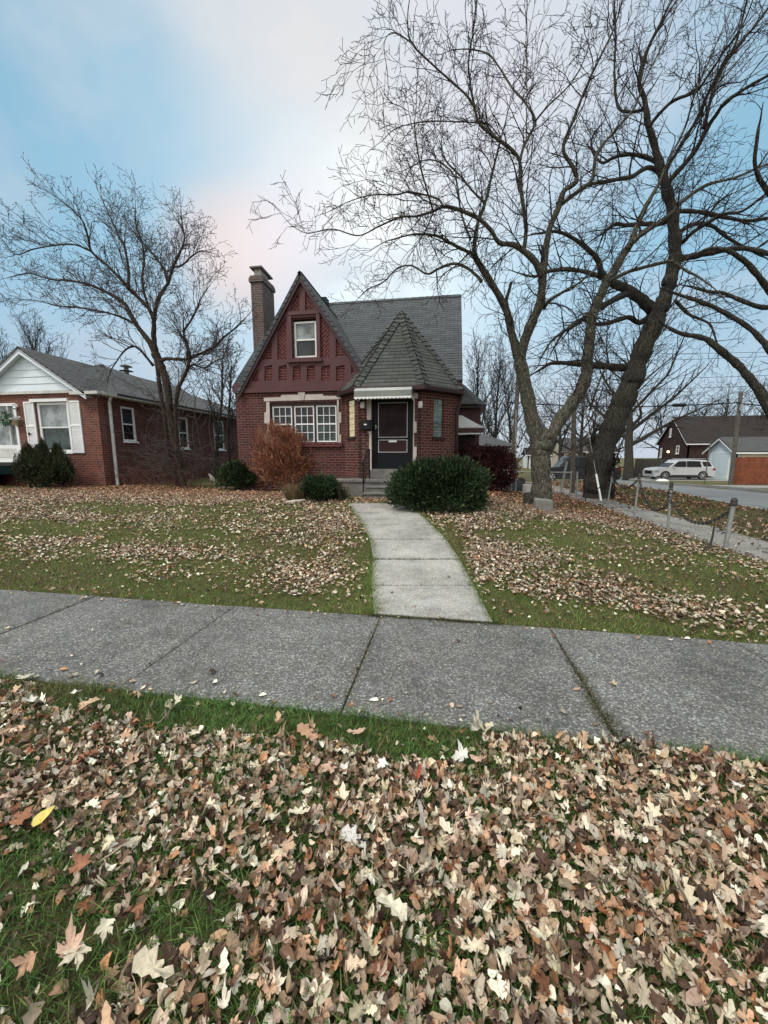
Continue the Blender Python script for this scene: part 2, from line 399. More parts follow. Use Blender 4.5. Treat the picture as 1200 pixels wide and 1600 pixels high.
# road with kerbs
mb = MB(); ys = [-40, -10, 0, 5, 10, 15, 20, 25, 30, 35, 40, 60, 120]
for a, b in zip(ys[:-1], ys[1:]):
    za = [hz(road_near(v)+2, v)+.012 for v in (a, b)]
    mb.face([(road_near(a)+.02, a, za[0]), (road_far(a)-.02, a, za[0]), (road_far(b)-.02, b, za[1]), (road_near(b)+.02, b, za[1])])
tag(mb.build('road', M_['asph']), kind='structure')
mb = MB()
for a, b in zip(ys[:-1], ys[1:]):
    for fn, s_ in ((road_near, -1), (road_far, 1)):
        za, zb = hz(fn(a)+s_*.3, a), hz(fn(b)+s_*.3, b)
        x0, x1 = sorted((fn(a)+.03*-s_, fn(a)+s_*.14)); X0, X1 = sorted((fn(b)+.03*-s_, fn(b)+s_*.14))
        mb.hexa([(x0, a, za-.3), (x1, a, za-.3), (X1, b, zb-.3), (X0, b, zb-.3), (x0, a, za+.01), (x1, a, za+.01), (X1, b, zb+.01), (X0, b, zb+.01)])
tag(mb.build('kerb', M_['kerb']), kind='structure')
# driveways across the street
mb = MB()
for (x0, x1, y0, y1) in ((15.15, 24, 22.2, 25.4), (15.8, 22.5, 34.0, 38.6)):
    q = [(x0, y0), (x1, y0), (x1, y1), (x0, y1)]
    mb.hexa([(a, b, hz(a+.2, b)-.1) for a, b in q]+[(a, b, hz(a+.2, b)+.03) for a, b in q])
tag(mb.build('driveway', M_['kerb']), kind='structure')

# ------------------------------------------------------------------ windows and small house parts
def window(par, fr, u0, u1, z0, z1, n=0., cols=1, rows=1, sash=True, glass='glass', glass2=None, fmat='white', fw=.05, depth=.07, sill=True, label=None, muntin=.018, lowm=True, silmat=None):
    """double-hung window: frame with sashes and bars, panes, sill"""
    m = MB(); zm = (z0+z1)/2
    m.plate(fr, [(u0, z0), (u1, z0), (u1, z1), (u0, z1)], [[(u0+fw, z0+fw), (u1-fw, z0+fw), (u1-fw, z1-fw), (u0+fw, z1-fw)]], n-.03, n+.02)
    if sash: m.fbox(fr, u0+fw-.002, u1-fw+.002, zm-.022, zm+.022, n-.028, n+.014)
    spans = [(zm, z1-fw), (z0+fw, zm)] if sash else [(z0+fw, z1-fw)]
    for si, (a, b) in enumerate(spans):
        if si == 1 and not lowm: continue
        for k in range(1, cols): uu = u0+fw+(u1-u0-2*fw)*k/cols; m.fbox(fr, uu-muntin/2, uu+muntin/2, a, b, n-.02, n+.004)
        for k in range(1, rows): zz = a+(b-a)*k/rows; m.fbox(fr, u0+fw, u1-fw, zz-muntin/2, zz+muntin/2, n-.02, n+.006)
    f = m.build('window', M_[fmat], par)
    if label: f['label'] = label
    for si, (a, b) in enumerate(spans):
        g = MB(); g.fbox(fr, u0+fw-.004, u1-fw+.004, a, b, n-.05, n-.022-.006*si)
        g.build('pane', M_[(glass2 or glass) if si else glass], f)
    if sill:
        g = MB(); g.fbox(fr, u0-.04, u1+.04, z0-.06, z0-.002, n-.02, n+.09); g.build('sill', M_[silmat or fmat], f)
    return f
def rect(u0, u1, z0, z1): return [(u0, z0), (u1, z0), (u1, z1), (u0, z1)]

# ================================================================== THE MAIN HOUSE
GZ = .42
house = thing('brick_house', 'dark red brick house with a steep maroon half-timbered gable and pointed turret entry', 'house', (-3.5, 12, GZ))
WF = Fr((0, 12.0))                    # plane of the front gable, u = world x
def uz(px, py, Y): p = at(px, py, Y); return p.x, p.z
UL = -6.86
# openings
bu0, bz0 = uz(424, 692, 12); bu1, bz1 = uz(527, 628, 12)
gu0, gz0 = uz(459.5, 559, 12); gu1, gz1 = uz(493.5, 497, 12)
apx, apz = uz(471, 432, 12)
rk_l = uz(430, 503, 12); rk_r = uz(558, 566, 12)
slope_r = (apz-rk_r[1])/(rk_r[0]-apx); slope_l = (apz-rk_l[1])/(apx-rk_l[0]); sl = (slope_r+slope_l)/2
print('gable', apx, apz, slope_l, slope_r, 'win', gu0, gu1, gz0, gz1, 'bwin', bu0, bu1, bz0, bz1)
ZB = uz(460, 608, 12)[1]              # underside of the timbered gable
half = (apz-ZB)/sl
sL_ = (apz-uz(383, 600, 12)[1])/(apx-uz(383, 600, 12)[0]); hL = (apz-ZB)/sL_; hR = (apz-ZB)/slope_r; print('half', half, hL, hR)
# brick front wall with the window opening
m = MB(); m.plate(WF, rect(UL, -3.1, -.2, ZB), [rect(bu0, bu1, bz0, bz1)], -.25, 0)
m.build('wall', M_['brick'], house)
# side and rear walls (body of the house)
m = MB(); xr = .22
fs = Fr((xr, 12.62), (0, 1))         # right wall, u = y - 12.62
m.plate(fs, [(0, -.2), (8.0, -.2), (8.0, 3.75), (4.0, 7.62), (0, 3.75)], [], -.2, 0)
fl = Fr((UL, 20.6), (0, -1))
m.plate(fl, [(0, -.2), (8.34, -.2), (8.34, 3.6), (4.1, 7.62), (0, 3.7)], [], -.2, 0)
m.box(UL+.2, xr-.2, 20.4, 20.6, -.2, 3.7)
m.build('wall', M_['brick'], house)
# gable infill (painted brick) and the timber boards over it
gl = apx-hL+.05; gr_ = apx+hR-.05
m = MB(); m.plate(WF, [(gl, ZB+.002), (gr_, ZB+.002), (apx, apz-.12)], [rect(gu0, gu1, gz0, gz1)], -.2, -.004)
def pz(x, y): return uz(340+x/5.4545, 400+y/5.4545, 12)
row = [(405, 470), (525, 592), (645, 714), (765, 832), (887, 960), (1012, 1087)]
holes = []
for a, b in row: holes.append([pz(a, 1066), pz(b, 1060), pz(b, 930), pz(a, 945)])
holes.append([pz(292, 1070), pz(352, 1068), pz(352, 960)])
holes.append([pz(1140, 1010), pz(1170, 985), pz(1142, 925)])
holes.append([pz(385, 886), pz(466, 884), pz(466, 735)])
holes.append([pz(515, 884), pz(590, 884), pz(590, 520), pz(515, 640)])
holes.append([pz(880, 868), pz(957, 866), pz(957, 610), pz(880, 500)])
holes.append([pz(1010, 862), pz(1110, 858), pz(1010, 700)])
holes.append([pz(628, 472), pz(700, 470), pz(700, 305), pz(632, 425)])
holes.append([pz(750, 466), pz(826, 462), pz(822, 415), pz(750, 300)])
def diag(h, rot, n):
    c = [WF.p(u, z, n) for u, z in h]; m.face(c, rot)
for k, rot in ((9, -.8), (10, .8), (12, .8), (13, -.8)): diag(holes[k], rot, .001)
m.build('gable_infill', M_['brick_infill'], house)
m = MB()
m.plate(WF, [(apx-hL-.02, ZB), (apx+hR+.02, ZB), (apx, apz+.02)], holes+[rect(gu0-.03, gu1+.03, gz0-.03, gz1+.03)], -.002, .045)
m.build('gable_boards', M_['maroon'], house)
m = MB(); m.fbox(WF, UL-.02, -2.6, ZB-.09, ZB+.05, .047, .085); m.fbox(WF, UL-.01, apx-hL-.03, ZB+.0, ZB+.22, -.1, .04); m.fbox(WF, gu0-.2, gu1+.2, gz0-.16, gz0-.08, .047, .13)
for a in (gu0-.14, gu1+.03): m.fbox(WF, a, a+.11, gz0-.08, gz1+.10, .047, .075)
m.fbox(WF, gu0-.14, gu1+.14, gz1+.10, gz1+.2, .047, .085)
m.build('gable_moulding', M_['maroon'], house)
window(house, WF, gu0+.01, gu1-.01, gz0, gz1-.06, -.08, glass='glass_pale', glass2='glass', fw=.055, sill=False, label='white double-hung window high in the maroon gable')
# three-light front window
w3 = (bu1-bu0-.24)/3
lab = ['left light of the front window, partly behind the orange shrub', 'middle light of the front window', 'right light of the front window, clear of the shrub']
for k in range(3):
    a = bu0+.05+k*(w3+.07)
    window(house, WF, a, a+w3, bz0+.02, bz1-.09, -.09, cols=3, rows=2, glass='glass', glass2='glass_teal', sill=False, label=lab[k], muntin=.018, fw=.04)
m = MB()
for k in range(4):
    a = [bu0, bu0+.05+w3+.004, bu0+.05+2*w3+.074, bu0+.05+3*w3+.144][k]; b = [bu0+.046, bu0+.05+w3+.066, bu0+.05+2*w3+.136, bu1][k]
    m.fbox(WF, a, b, bz0, bz1-.0, -.14, -.05)
m.fbox(WF, bu0, bu1, bz1-.085, bz1-.001, -.14, -.045)
m.build('window_mullion', M_['maroon_dark'], house)
# limestone surround
def P3(x, y): return uz(340+x/5.4545, 580+y/5.4545, 12)
m = MB()
m.plate(WF, [P3(398, 258), P3(1050, 240), P3(1050, 212), P3(905, 212), P3(898, 196), P3(548, 203), P3(540, 222), P3(398, 228)], [], -.06, .035)
m.plate(WF, [P3(703, 250), P3(738, 250), P3(750, 180), P3(690, 182)], [], .03, .06)
u_, z_ = P3(1005, 245)
rs = [P3(1003, 250), P3(1003, 622), P3(1055, 622), P3(1055, 540), P3(1040, 540), P3(1040, 440), P3(1056, 440), P3(1056, 350), P3(1035, 350), P3(1035, 250)]
m.plate(WF, [(max(u, bu1) if i < 2 else u, z) for i, (u, z) in enumerate(rs)], [], -.06, .034)
ls = [P3(418, 262), P3(418, 352), P3(402, 352), P3(402, 445), P3(424, 445), P3(424, 540), P3(404, 540), P3(404, 625), P3(455, 625), P3(455, 262)]
m.plate(WF, [(min(u, bu0) if i > 7 else u, z) for i, (u, z) in enumerate(ls)], [], -.06, .034)
m.build('stone_surround', M_['stone'], house, bevel=.006)
m = MB(); m.fbox(WF, bu0-.28, bu1+.14, bz0-.14, bz0-.002, -.1, .09); m.build('window_sill', M_['brick_infill'], house)
# turret entry
TZ = 3.52
FL, FR, RR, LL = (-2.58, 11.4), (-.81, 11.4), (.34, 12.5), (-3.2, 12.0)
tf = Fr(FL, (1, 0)); tr = Fr(FR, (RR[0]-FR[0], RR[1]-FR[1])); tl = Fr(LL, (FL[0]-LL[0], FL[1]-LL[1]))
du0, dz0 = uz(581, 736, 11.4); du1, _ = uz(645, 735, 11.4); dz1 = 3.2
du0 -= FL[0]; du1 -= FL[0]
m = MB()
m.plate(tf, rect(0, FR[0]-FL[0], -.1, TZ), [rect(du0, du1, dz0, dz1)], -.3, 0)
lr = math.hypot(RR[0]-FR[0], RR[1]-FR[1]); ll = math.hypot(FL[0]-LL[0], FL[1]-LL[1])
# glass block openings found on their planes
def on_plane(fr, px, py):
    r = ray(px, py); o = Vector((0, 0, EYE)); t = (fr.O-o).dot(fr.N)/r.dot(fr.N); p = o+r*t
    return (p-fr.O).dot(fr.U), p.z
a = on_plane(tr, 677, 683); b = on_plane(tr, 694, 624); gR = (a[0], b[0], a[1], b[1])
a = on_plane(tl, 543.5, 683); b = on_plane(tl, 553.5, 624); gL = (max(.12, a[0]), min(ll-.12, b[0]), a[1], b[1])
print('gblocks', gR, lr, gL, ll)
m.plate(tr, rect(.0, lr, -.1, TZ), [rect(*gR)], -.3, -.002)
m.plate(tl, rect(0, ll, -.1, TZ), [rect(*gL)], -.3, -.002)
m.build('turret_wall', M_['brick_turret'], house)
for X in (FL[0], FR[0]):   # projecting corner bricks at the two front angles
    m = MB()
    m.box(X-.02, X+.02, 11.39, 11.43, .9, 3.5)
    for k in range(24):
        if k % 2: continue
        m.box(X-.05, X+.05, 11.385, 11.47, .9+k*.11, .9+k*.11+.105)
    m.build('corner_bricks', M_['brick_dark'], house)
m = MB(); fs2 = Fr((RR[0], RR[1]), (0, 1)); m.plate(fs2, rect(0, .5, -.1, TZ), [], -.25, 0); m.build('turret_wall', M_['brick_turret'], house)
def gblock(fr, g, rows, cols, mat, label):
    u0, u1, z0, z1 = g; mm = MB(); w = (u1-u0)/cols; h = (z1-z0)/rows
    mm.fbox(fr, u0, u1, z0, z1, -.16, -.09); o = mm.build('glass_block_window', M_['offwhite'], house)
    o['label'] = label
    b_ = MB()
    for i in range(cols):
        for j in range(rows): b_.fbox(fr, u0+i*w+.008, u0+(i+1)*w-.008, z0+j*h+.008, z0+(j+1)*h-.008, -.1, -.055)
    b_.build('glass_block', mat, o, bevel=.018)
    s_ = MB(); s_.fbox(fr, u0-.05, u1+.05, z0-.07, z0-.002, -.06, .05); s_.build('sill', M_['brick_dark'], o)
gblock(tr, gR, 6, 2, M_['gblock'], 'greenish glass block window right of the door')
gblock(tl, gL, 6, 2, M_['gblock_lit'], 'yellow lit glass block window left of the door')
# stone door surround
m = MB()
def P4(x, y): u, z = uz(520+x/5, 580+y/5, 11.4); return u-FL[0], z
m.plate(tf, [(du0, P4(0, 775)[1]), (du0, dz1), P4(262, 210), P4(270, 380), P4(300, 380), P4(300, 470), P4(270, 470), P4(285, 490), P4(285, 775)], [], -.05, .035)
m.plate(tf, [(du1, P4(0, 775)[1]), P4(655, 775), P4(655, 590), P4(635, 590), P4(635, 480), P4(655, 480), P4(655, 395), P4(640, 395), P4(640, 210), (du1, dz1)], [], -.05, .035)
m.plate(tf, rect(du0-.12, du1+.12, dz1, dz1+.14), [], -.05, .034)
m.build('stone_surround', M_['stone'], house, bevel=.006)
# storm door
db = MB(); db.plate(tf, rect(du0+.002, du1-.002, dz0+.06, dz1-.002), [rect(du0+.12, du1-.12, dz0+.14, dz1-.05)], -.16, -.10)
door = db.build('door_frame', M_['black'], house)
d0, d1 = du0+.125, du1-.125; dzb = dz0+.145; dzt = dz1-.055
m = MB(); m.fbox(tf, d0, d1, dzb, dzt, -.17, -.11); door = m.build('door', M_['door_black'], house)
zs = [P4(0, 635)[1], P4(0, 537)[1], P4(0, 520)[1]]
m = MB(); m.fbox(tf, d0+.07, d1-.07, zs[0]+.015, zs[1]-.012, -.109, -.104); m.build('kick_panel', M_['door_red'], door)
m = MB(); m.fbox(tf, d0+.07, d1-.07, zs[2]+.01, dzt-.05, -.109, -.1035); m.build('screen', M_['screen'], door)
m = MB()
m.plate(tf, rect(d0+.055, d1-.055, zs[0], zs[1]), [rect(d0+.072, d1-.072, zs[0]+.017, zs[1]-.017)], -.108, -.095)
m.plate(tf, rect(d0+.055, d1-.055, zs[2], dzt-.03), [rect(d0+.072, d1-.072, zs[2]+.017, dzt-.05)], -.108, -.095)
m.build('door_trim', M_['offwhite'], door)
m = MB(); c_ = (d0+d1)/2; m.fbox(tf, c_-.12, c_+.12, zs[1]-.075, zs[1]-.02, -.104, -.088); m.build('mail_slot', M_['plastic_w'], door)
m = MB(); m.fbox(tf, d0-.03, d0+.0, zs[2]+.25, zs[2]+.37, -.098, -.06); m.tube([tf.p(d0-.015, zs[2]+.3, -.05), tf.p(d0+.06, zs[2]+.3, -.05)], .012); m.build('handle', M_['galv'], door)
# awning over the door
def awning(par, fr, u0, u1, z0, z1, n0, n1, top, stripe, hood=True):
    m = MB(); zi = z0+.17; N_ = 10
    prof = [(n0, z1), (n0+(n1-n0)*.55, z1-.03), (n0+(n1-n0)*.85, z1-.08), (n1, z1-.16)]
    for (a, b), (c, d) in zip(prof[:-1], prof[1:]):
        m.slab([fr.p(u0, b, a), fr.p(u0, d, c), fr.p(u1, d, c), fr.p(u1, b, a)], .012)
    m.build('awning', M_[top], par)
    m = MB(); m.fbox(fr, u0, u1, zi-.02, z1-.165, n1-.012, n1+.004)
    for uu in (u0, u1-.012): m.plate(Fr(fr.p(uu, 0, 0), fr.N*1.), [(n0, zi), (n1-.014, zi), (n1-.014, z1-.17), (n0+(n1-n0)*.55, z1-.05), (n0, z1-.02)], [], -.012, 0)
    m.build('awning_valance', M_[stripe], par)
    m = MB(); k = int((u1-u0)/.1); w = (u1-u0)/k
    for i in range(k):
        a = u0+i*w; pts = [(a, zi-.025)]+[(a+w*t, zi-.055-.035*math.sin(PI*t)) for t in np.linspace(0, 1, 7)]+[(a+w, zi-.025)]
        m.plate(fr, pts, [], n1-.008, n1+.008)
    k = max(1, int((n1-n0)/.1)); 
    for uu in (u0-.004, u1-.004):
        m.plate(Fr(fr.p(uu, 0, 0), fr.N*1.), [(n0, zi-.002)]+[(n0+(n1-n0-.02)*t, zi-.04-.025*abs(math.sin(PI*k*t))) for t in np.linspace(0, 1, 6*k+1)]+[(n1-.02, zi-.002)], [], -.006, .006)
    m.build('awning_scallop', M_['white'], par)
a0 = P4(197, 0)[0]+.05; a1 = P4(652, 0)[0]+.02
zt = uz(600, 610, 10.95)[1]; zb_ = uz(600, 626, 10.6)[1]
awning(house, tf, a0*.96, a1*.96-.02, zb_-.02, zt+.12, .0, .72, 'awn', 'awn_dark')
# lamps, mailbox
for (x, y) in ((240, 262), (686, 262)):
    u, z = P4(x, y); m = MB(); m.fbox(tf, u-.045, u+.045, z-.02, z+.1, .001, .05); m.fbox(tf, u-.06, u+.06, z-.11, z+.06, .052, .16); m.build('porch_lamp', M_['offwhite'], house, bevel=.015)
u, z = P4(270, 425); m = MB()
m.fbox(tf, u-.2, u+.18, z-.13, z+.09, .04, .2); m.plate(Fr(tf.p(u-.2, 0, 0), (1, 0)), [(0, z+.09), (.38, z+.09), (.36, z+.15), (.02, z+.15)], [], .04, .16)
bx_ = m.build('mailbox', M_['black'], house, bevel=.015)
m = MB(); m.fbox(tf, u-.06, u+.02, z-.0, z+.035, .202, .208); m.build('address_sticker', M_['plastic_w'], bx_)
u, z = P4(265, 345); m = MB(); m.fbox(tf, u-.17, u+.17, z-.09, z+.11, .002, .03); m.build('address_plaque', M_['brick_infill'], house, bevel=.02)
# turret roof with hip caps and gutter
eY = 11.15; ez = uz(606, 603, eY)[1]
EL = [(-3.42, 12.02), (-2.68, eY), (-.66, eY), (.42, 12.22), (.42, 14.6), (-3.42, 14.6)]
AP = at(628, 487, 13.2)
m = MB()
for k in range(6):
    a, b = EL[k], EL[(k+1) % 6]; m.slab([(a[0], a[1], ez), (b[0], b[1], ez), tuple(AP)], .05)
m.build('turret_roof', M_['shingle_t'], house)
m = MB()
for k in range(4):
    a = Vector((EL[k][0], EL[k][1], ez)); d = AP-a; dn = d.normalized(); n_ = int(d.length/.2)
    for o_ in (k-1, k+1):
        e = Vector((*EL[o_ % 6], ez))-a; e = (e-dn*e.dot(dn)).normalized(); nr = dn.cross(e).normalized()
        if nr.z < 0: nr = -nr
        for i in range(n_):
            p = a+d*(i/n_); q = a+d*((i+1.12)/n_) if i < n_-1 else AP; w_ = e*.17*min(1, (n_-i)/2.5); h0 = nr*.05; h1 = nr*.022; rd = Vector((0, 0, .022))
            P_ = [p+h0+rd, p+h0+w_, q+h1+w_, q+h1+rd]
            if (P_[1]-P_[0]).cross(P_[2]-P_[0]).z < 0: P_ = P_[::-1]
            m.face(P_); m.face([p+h0+rd, p+h0+w_, p+w_, p]); m.face([p+h0+w_, q+h1+w_, q+w_, p+w_])
m.build('hip_cap', M_['shingle_t'], house)
m = MB()
for k in range(4):
    a, b = Vector((*EL[k], ez-.06)), Vector((*EL[k+1], ez-.06))
    fr_ = Fr(a, (b.x-a.x, b.y-a.y)); l_ = (Vector((b.x, b.y))-Vector((a.x, a.y))).length
    m.fbox(fr_, -.02 if k != 3 else .03, min(l_, 2.2)+.01, ez-.13, ez+.0, -.05, .06-.003*k)
gut = m.build('gutter', M_['maroon_dark'], house, bevel=.02)
m = MB()
c0 = [(sum(p[0] for p in EL)/6, sum(p[1] for p in EL)/6)]
m.mesh([(x, y, ez-.07) for x, y in EL]+[(x, y, ez-.10) for x, y in EL], [(0, 1, 2, 3, 4, 5), (11, 10, 9, 8, 7, 6)]+[(k, k+6, (k+1) % 6+6, (k+1) % 6) for k in range(6)])
m.build('soffit', M_['maroon_dark'], house)
# main roof
RY, RZ = 16.5, 7.85; RXL, RXR = -7.12, .42
EYF, EZF = 12.25, 3.83
m = MB()
m.slab([(RXL, EYF, EZF), (RXR, EYF, EZF), (RXR, RY, RZ), (RXL, RY, RZ)], .10)
m.slab([(RXL, 2*RY-EYF, EZF), (RXL, RY, RZ), (RXR, RY, RZ), (RXR, 2*RY-EYF, EZF)], .10)
# front gable roof planes running back into the main roof
ov = 11.84; zz = apz+.10
def yb(z): return EYF+(z-EZF)/(RZ-EZF)*(RY-EYF)+.05
for s_ in (-1, 1):
    gh = (hL if s_ < 0 else hR)+.1; ze = zz-gh*(sL_ if s_ < 0 else slope_r)
    e = (apx+s_*gh, ze)
    m.slab([(apx, ov, zz), (e[0], ov, e[1]), (e[0], max(ov+.05, yb(e[1])), e[1]), (apx, yb(zz), zz)][::s_], .09)
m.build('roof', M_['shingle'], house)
m = MB()   # maroon rake boards
for s_ in (-1, 1):
    gh = (hL if s_ < 0 else hR)+.1; ze = zz-gh*(sL_ if s_ < 0 else slope_r)
    a = (apx, zz-.10); b = (apx+s_*(gh-.01), ze-.10)
    pts = [a, b, (b[0], b[1]-.2), (apx, zz-.31)]
    m.plate(Fr((0, ov+.02)), pts if s_ < 0 else pts[::-1], [], -.05-.002*s_, .0)
m.build('rake_board', M_['maroon_dark'], house); m = MB()
rb = Fr((RXR-.03, EYF), (0, 1))
m.plate(rb, [(0, EZF-.12), (RY-EYF, RZ-.12), (2*(RY-EYF), EZF-.12), (2*(RY-EYF), EZF-.32), (RY-EYF, RZ-.34), (0, EZF-.32)][::-1], [], -.04, 0)
m.build('rake_board', M_['maroon_dark'], house)
m = MB(); m.box(RXL+.05, -6.7, EYF-.05, EYF+.08, EZF-.16, EZF-.02); m.box(-2.9, RXR-.02, EYF-.05, EYF+.05, EZF-.2, EZF-.08)
m.box(RXL+.08, UL-.001, EYF+.1, 20.5, EZF-.25, EZF-.19); m.build('eave_trim', M_['maroon_dark'], house)
m = MB(); v0 = at(505, 470, 16.4); m.box(v0.x-.22, v0.x+.22, 16.1, 16.5, RZ-.35, RZ+.12); m.build('roof_vent', M_['black'], house)
m = MB()
for k in range(27): x = RXL+.02+k*.278; m.slab([(x, RY-.13, RZ-.085), (x+.285, RY-.13, RZ-.095), (x+.285, RY, RZ+.03), (x, RY, RZ+.04)], .015)
m.build('ridge_cap', M_['shingle'], house)
# chimney with stone cap and flue hood
cy0, cy1 = 14.5, 15.5; c0 = at(391, 430, cy0); c1 = at(409, 430, cy0)
m = MB(); m.box(c0.x, c1.x, cy0, cy1, -.2, c0.z-.25); ch = m.build('chimney', M_['brick_chim'], house)
m = MB(); m.box(c0.x-.05, c1.x+.05, cy0-.05, cy1+.05, c0.z-.25, c0.z-.1); m.box(c0.x-.02, c1.x+.02, cy0-.02, cy1+.02, c0.z-.1, c0.z-.02); m.build('chimney_cap', M_['brick_chim'], ch)
m = MB(); xm = (c0.x+c1.x)/2; m.box(xm-.13, xm+.13, cy0+.12, cy0+.75, c0.z-.02, c0.z+.26); m.build('flue', M_['stone'], ch)
m = MB(); m.slab([(xm-.24, cy0-.02, c0.z+.30), (xm+.24, cy0-.02, c0.z+.30), (xm+.24, cy0+.95, c0.z+.26), (xm-.24, cy0+.95, c0.z+.26)], .05); m.build('flue_hood', M_['stone_grey'], ch)
# turret downspout
m = MB(); dx = RR[0]-.02; dy = RR[1]-.12
m.tube([(RR[0]+.03, 12.36, ez-.1), (RR[0]+.03, 12.38, ez-.35), (RR[0]-.06, 12.33, ez-.6), (RR[0]-.06, 12.33, .5)], .04, 8); m.build('downspout', M_['maroon_dark'], house, smooth=True)
# side extension with its own roof, little window, side awning
m = MB(); m.box(.23, 1.32, 16.8, 20, -.2, at(750, 626, 16.8).z); m.build('side_bay_wall', M_['maroon'], house)
zr = at(755, 631, 16.6).z
m = MB(); Ea = [(.2, 16.4), (1.15, 16.4), (1.62, 17.0), (1.62, 20.2)]; apx2 = Vector((.25, 18.2, at(720, 607, 17.5).z+.65))
for a, b in zip(Ea[:-1], Ea[1:]): m.slab([(*a, zr), (*b, zr), tuple(apx2)], .08)
m.build('side_bay_roof', M_['shingle_t'], house)
m = MB(); m.box(.2, 1.5, 16.45, 16.8, zr-.16, zr-.09); m.box(1.33, 1.56, 16.8, 20, zr-.17, zr-.1); m.build('side_bay_eave', M_['maroon_dark'], house)
fb = Fr((0, 16.8)); a = uz(734, 664, 16.8); b = uz(746.5, 656, 16.8)
window(house, fb, uz(733, 0, 16.8)[0], uz(748, 0, 16.8)[0], uz(740, 680, 16.8)[1], uz(740, 656, 16.8)[1], .02, sash=False, glass='glass_dark', fw=.04, label='small white window above the side awning')
m = MB(); ax0, ax1 = .24, at(756, 672, 14.6).x; zA = at(720, 649, 15.9).z; zB = at(740, 668, 14.6).z
m.slab([(ax0, 14.6, zB), (ax1, 14.6, zB), (ax1-.75, 15.9, zA), (ax0, 15.9, zA)], .03); m.slab([(ax1, 14.6, zB), (ax1, 16.6, zB), (ax1-.75, 15.9, zA)], .03)
m.build('side_awning', M_['awn'], house)
m = MB(); m.box(ax0, ax1, 14.57, 14.6, zB-.19, zB-.035); m.box(ax1-.03, ax1, 14.61, 16.6, zB-.19, zB-.035); m.build('side_awning_valance', M_['maroon'], house)
m = MB(); k = 10; w = (ax1-ax0)/k; f_ = Fr((ax0, 14.6))
for i in range(k):
    m.plate(f_, [(i*w, zB-.192)]+[(i*w+w*t, zB-.22-.035*math.sin(PI*t)) for t in np.linspace(0, 1, 6)]+[((i+1)*w, zB-.192)], [], .0, .03)
m.build('side_awning_scallop', M_['white'], house)
m = MB(); m.box(.3, 1.1, 16.0, 16.6, .3, 2.4); m.build('side_porch_wall', M_['maroon_dark'], house)
window(house, Fr((0, 16.0)), .5, .95, 1.2, 2.2, .03, sash=True, glass='screen', fmat='maroon', fw=.04, sill=False, label='dark maroon side door glass under the awning')
# stoop and steps (part of the house)
sx0, sx1 = uz(567, 0, 10.4)[0], uz(612, 0, 10.4)[0]+.75
st_ = MB()
zS = dz0+.0; gS = hz(-1.7, 10)
z3 = at(590, 750, 10.75).z; z2 = at(590, 758, 10.45).z; z1 = at(590, 771, 10.15).z
st_.box(-3.6, .2, 10.75, 11.39, .2, z3); st_.box(-3.62, .22, 10.71, 11.39, z3-.07, z3+.005)
h_ = (z3-gS)/3
st_.box(sx0, sx1, 10.45, 10.70, .1, gS+2*h_-.002); st_.box(sx0-.03, sx1+.03, 10.42, 10.705, gS+2*h_-.05, gS+2*h_)
st_.box(sx0-.02, sx1, 10.15, 10.44, .1, gS+h_-.002); st_.box(sx0-.05, sx1+.03, 10.12, 10.41, gS+h_-.05, gS+h_)
st_.fbox(tf, du0-.02, du1+.02, z3, dz0+.06, -.25, .12)
so = st_.build('front_steps', M_['stone_grey'], house, bevel=.012)
# wrought railing on the left of the steps
m = MB(); rx = sx0-.06; T0 = at(577, 695, 11.0); zt0 = at(576, 693, 11.0).z; zt1 = at(562, 716, 10.3).z
zt0 = z3+.86; zt1 = gS+h_+.80
m.tube([(rx, 11.2, z3), (rx, 11.2, zt0)], .016, 6); m.tube([(rx, 10.3, gS), (rx, 10.3, zt1)], .018, 6)
m.tube([(rx, 11.25, zt0), (rx, 10.9, zt0), (rx, 10.3, zt1), (rx, 10.18, zt1-.05)], .02, 6)
m.tube([(rx, 11.2, z3+.15), (rx, 10.85, z3+.15), (rx, 10.3, gS+.35)], .01, 5)
for k in range(1, 8):
    yy = 11.2-.9*k/8; t = max(0, (10.9-yy)/.6); m.tube([(rx, yy, z3+.15-(max(0, 10.85-yy))/.55*(z3+.15-gS-.35)), (rx, yy, zt0-(zt0-zt1)*t)], .007, 5)
m.build('railing', M_['black'], house)

# ================================================================== LEFT NEIGHBOUR
NX = -12.05; nb = thing('ranch_house', 'low brick house with white siding gable and grey roof left of the front yard', 'house', (NX-4, 12, .45))
NF = Fr((0, 12)); NS = Fr((NX, 12), (0, 1))
zb = uz(118, 613, 12)[1]
wu0, wz0 = uz(66, 707, 12); wu1, wz1 = uz(112, 627, 12); wu0 = uz(50, 628, 12)[0]+.12; wu1 = uz(106, 640, 12)[0]
dd1 = uz(27, 650, 12)[0]; dd0 = dd1-1.35
zfloor = uz(20, 722, 12)[1]; zdt = uz(15, 630, 12)[1]
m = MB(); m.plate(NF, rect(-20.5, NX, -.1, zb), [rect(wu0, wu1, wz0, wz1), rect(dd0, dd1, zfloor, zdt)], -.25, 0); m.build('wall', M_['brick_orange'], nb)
sw = []
for (a, b, c, d) in ((188, 215, 636, 690), (278, 297, 652, 701), (333, 352, 657, 703)):
    p = atx(a, c, NX); q = atx(b, d, NX); pz0 = atx((a+b)/2, d, NX).z; pz1 = atx((a+b)/2, c, NX).z; sw.append((p.y-12, q.y-12, pz0, pz1))
zs_ = atx(160, 628, NX).z; zs_ = zb-.02
print('nb', zb, wu0, wu1, wz0, wz1, sw, zfloor, zdt)
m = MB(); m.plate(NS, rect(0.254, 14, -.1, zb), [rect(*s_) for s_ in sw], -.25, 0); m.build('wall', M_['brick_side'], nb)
labs = ['side window nearest the downspout', 'side window behind the multi-stem tree', 'side window farthest back']
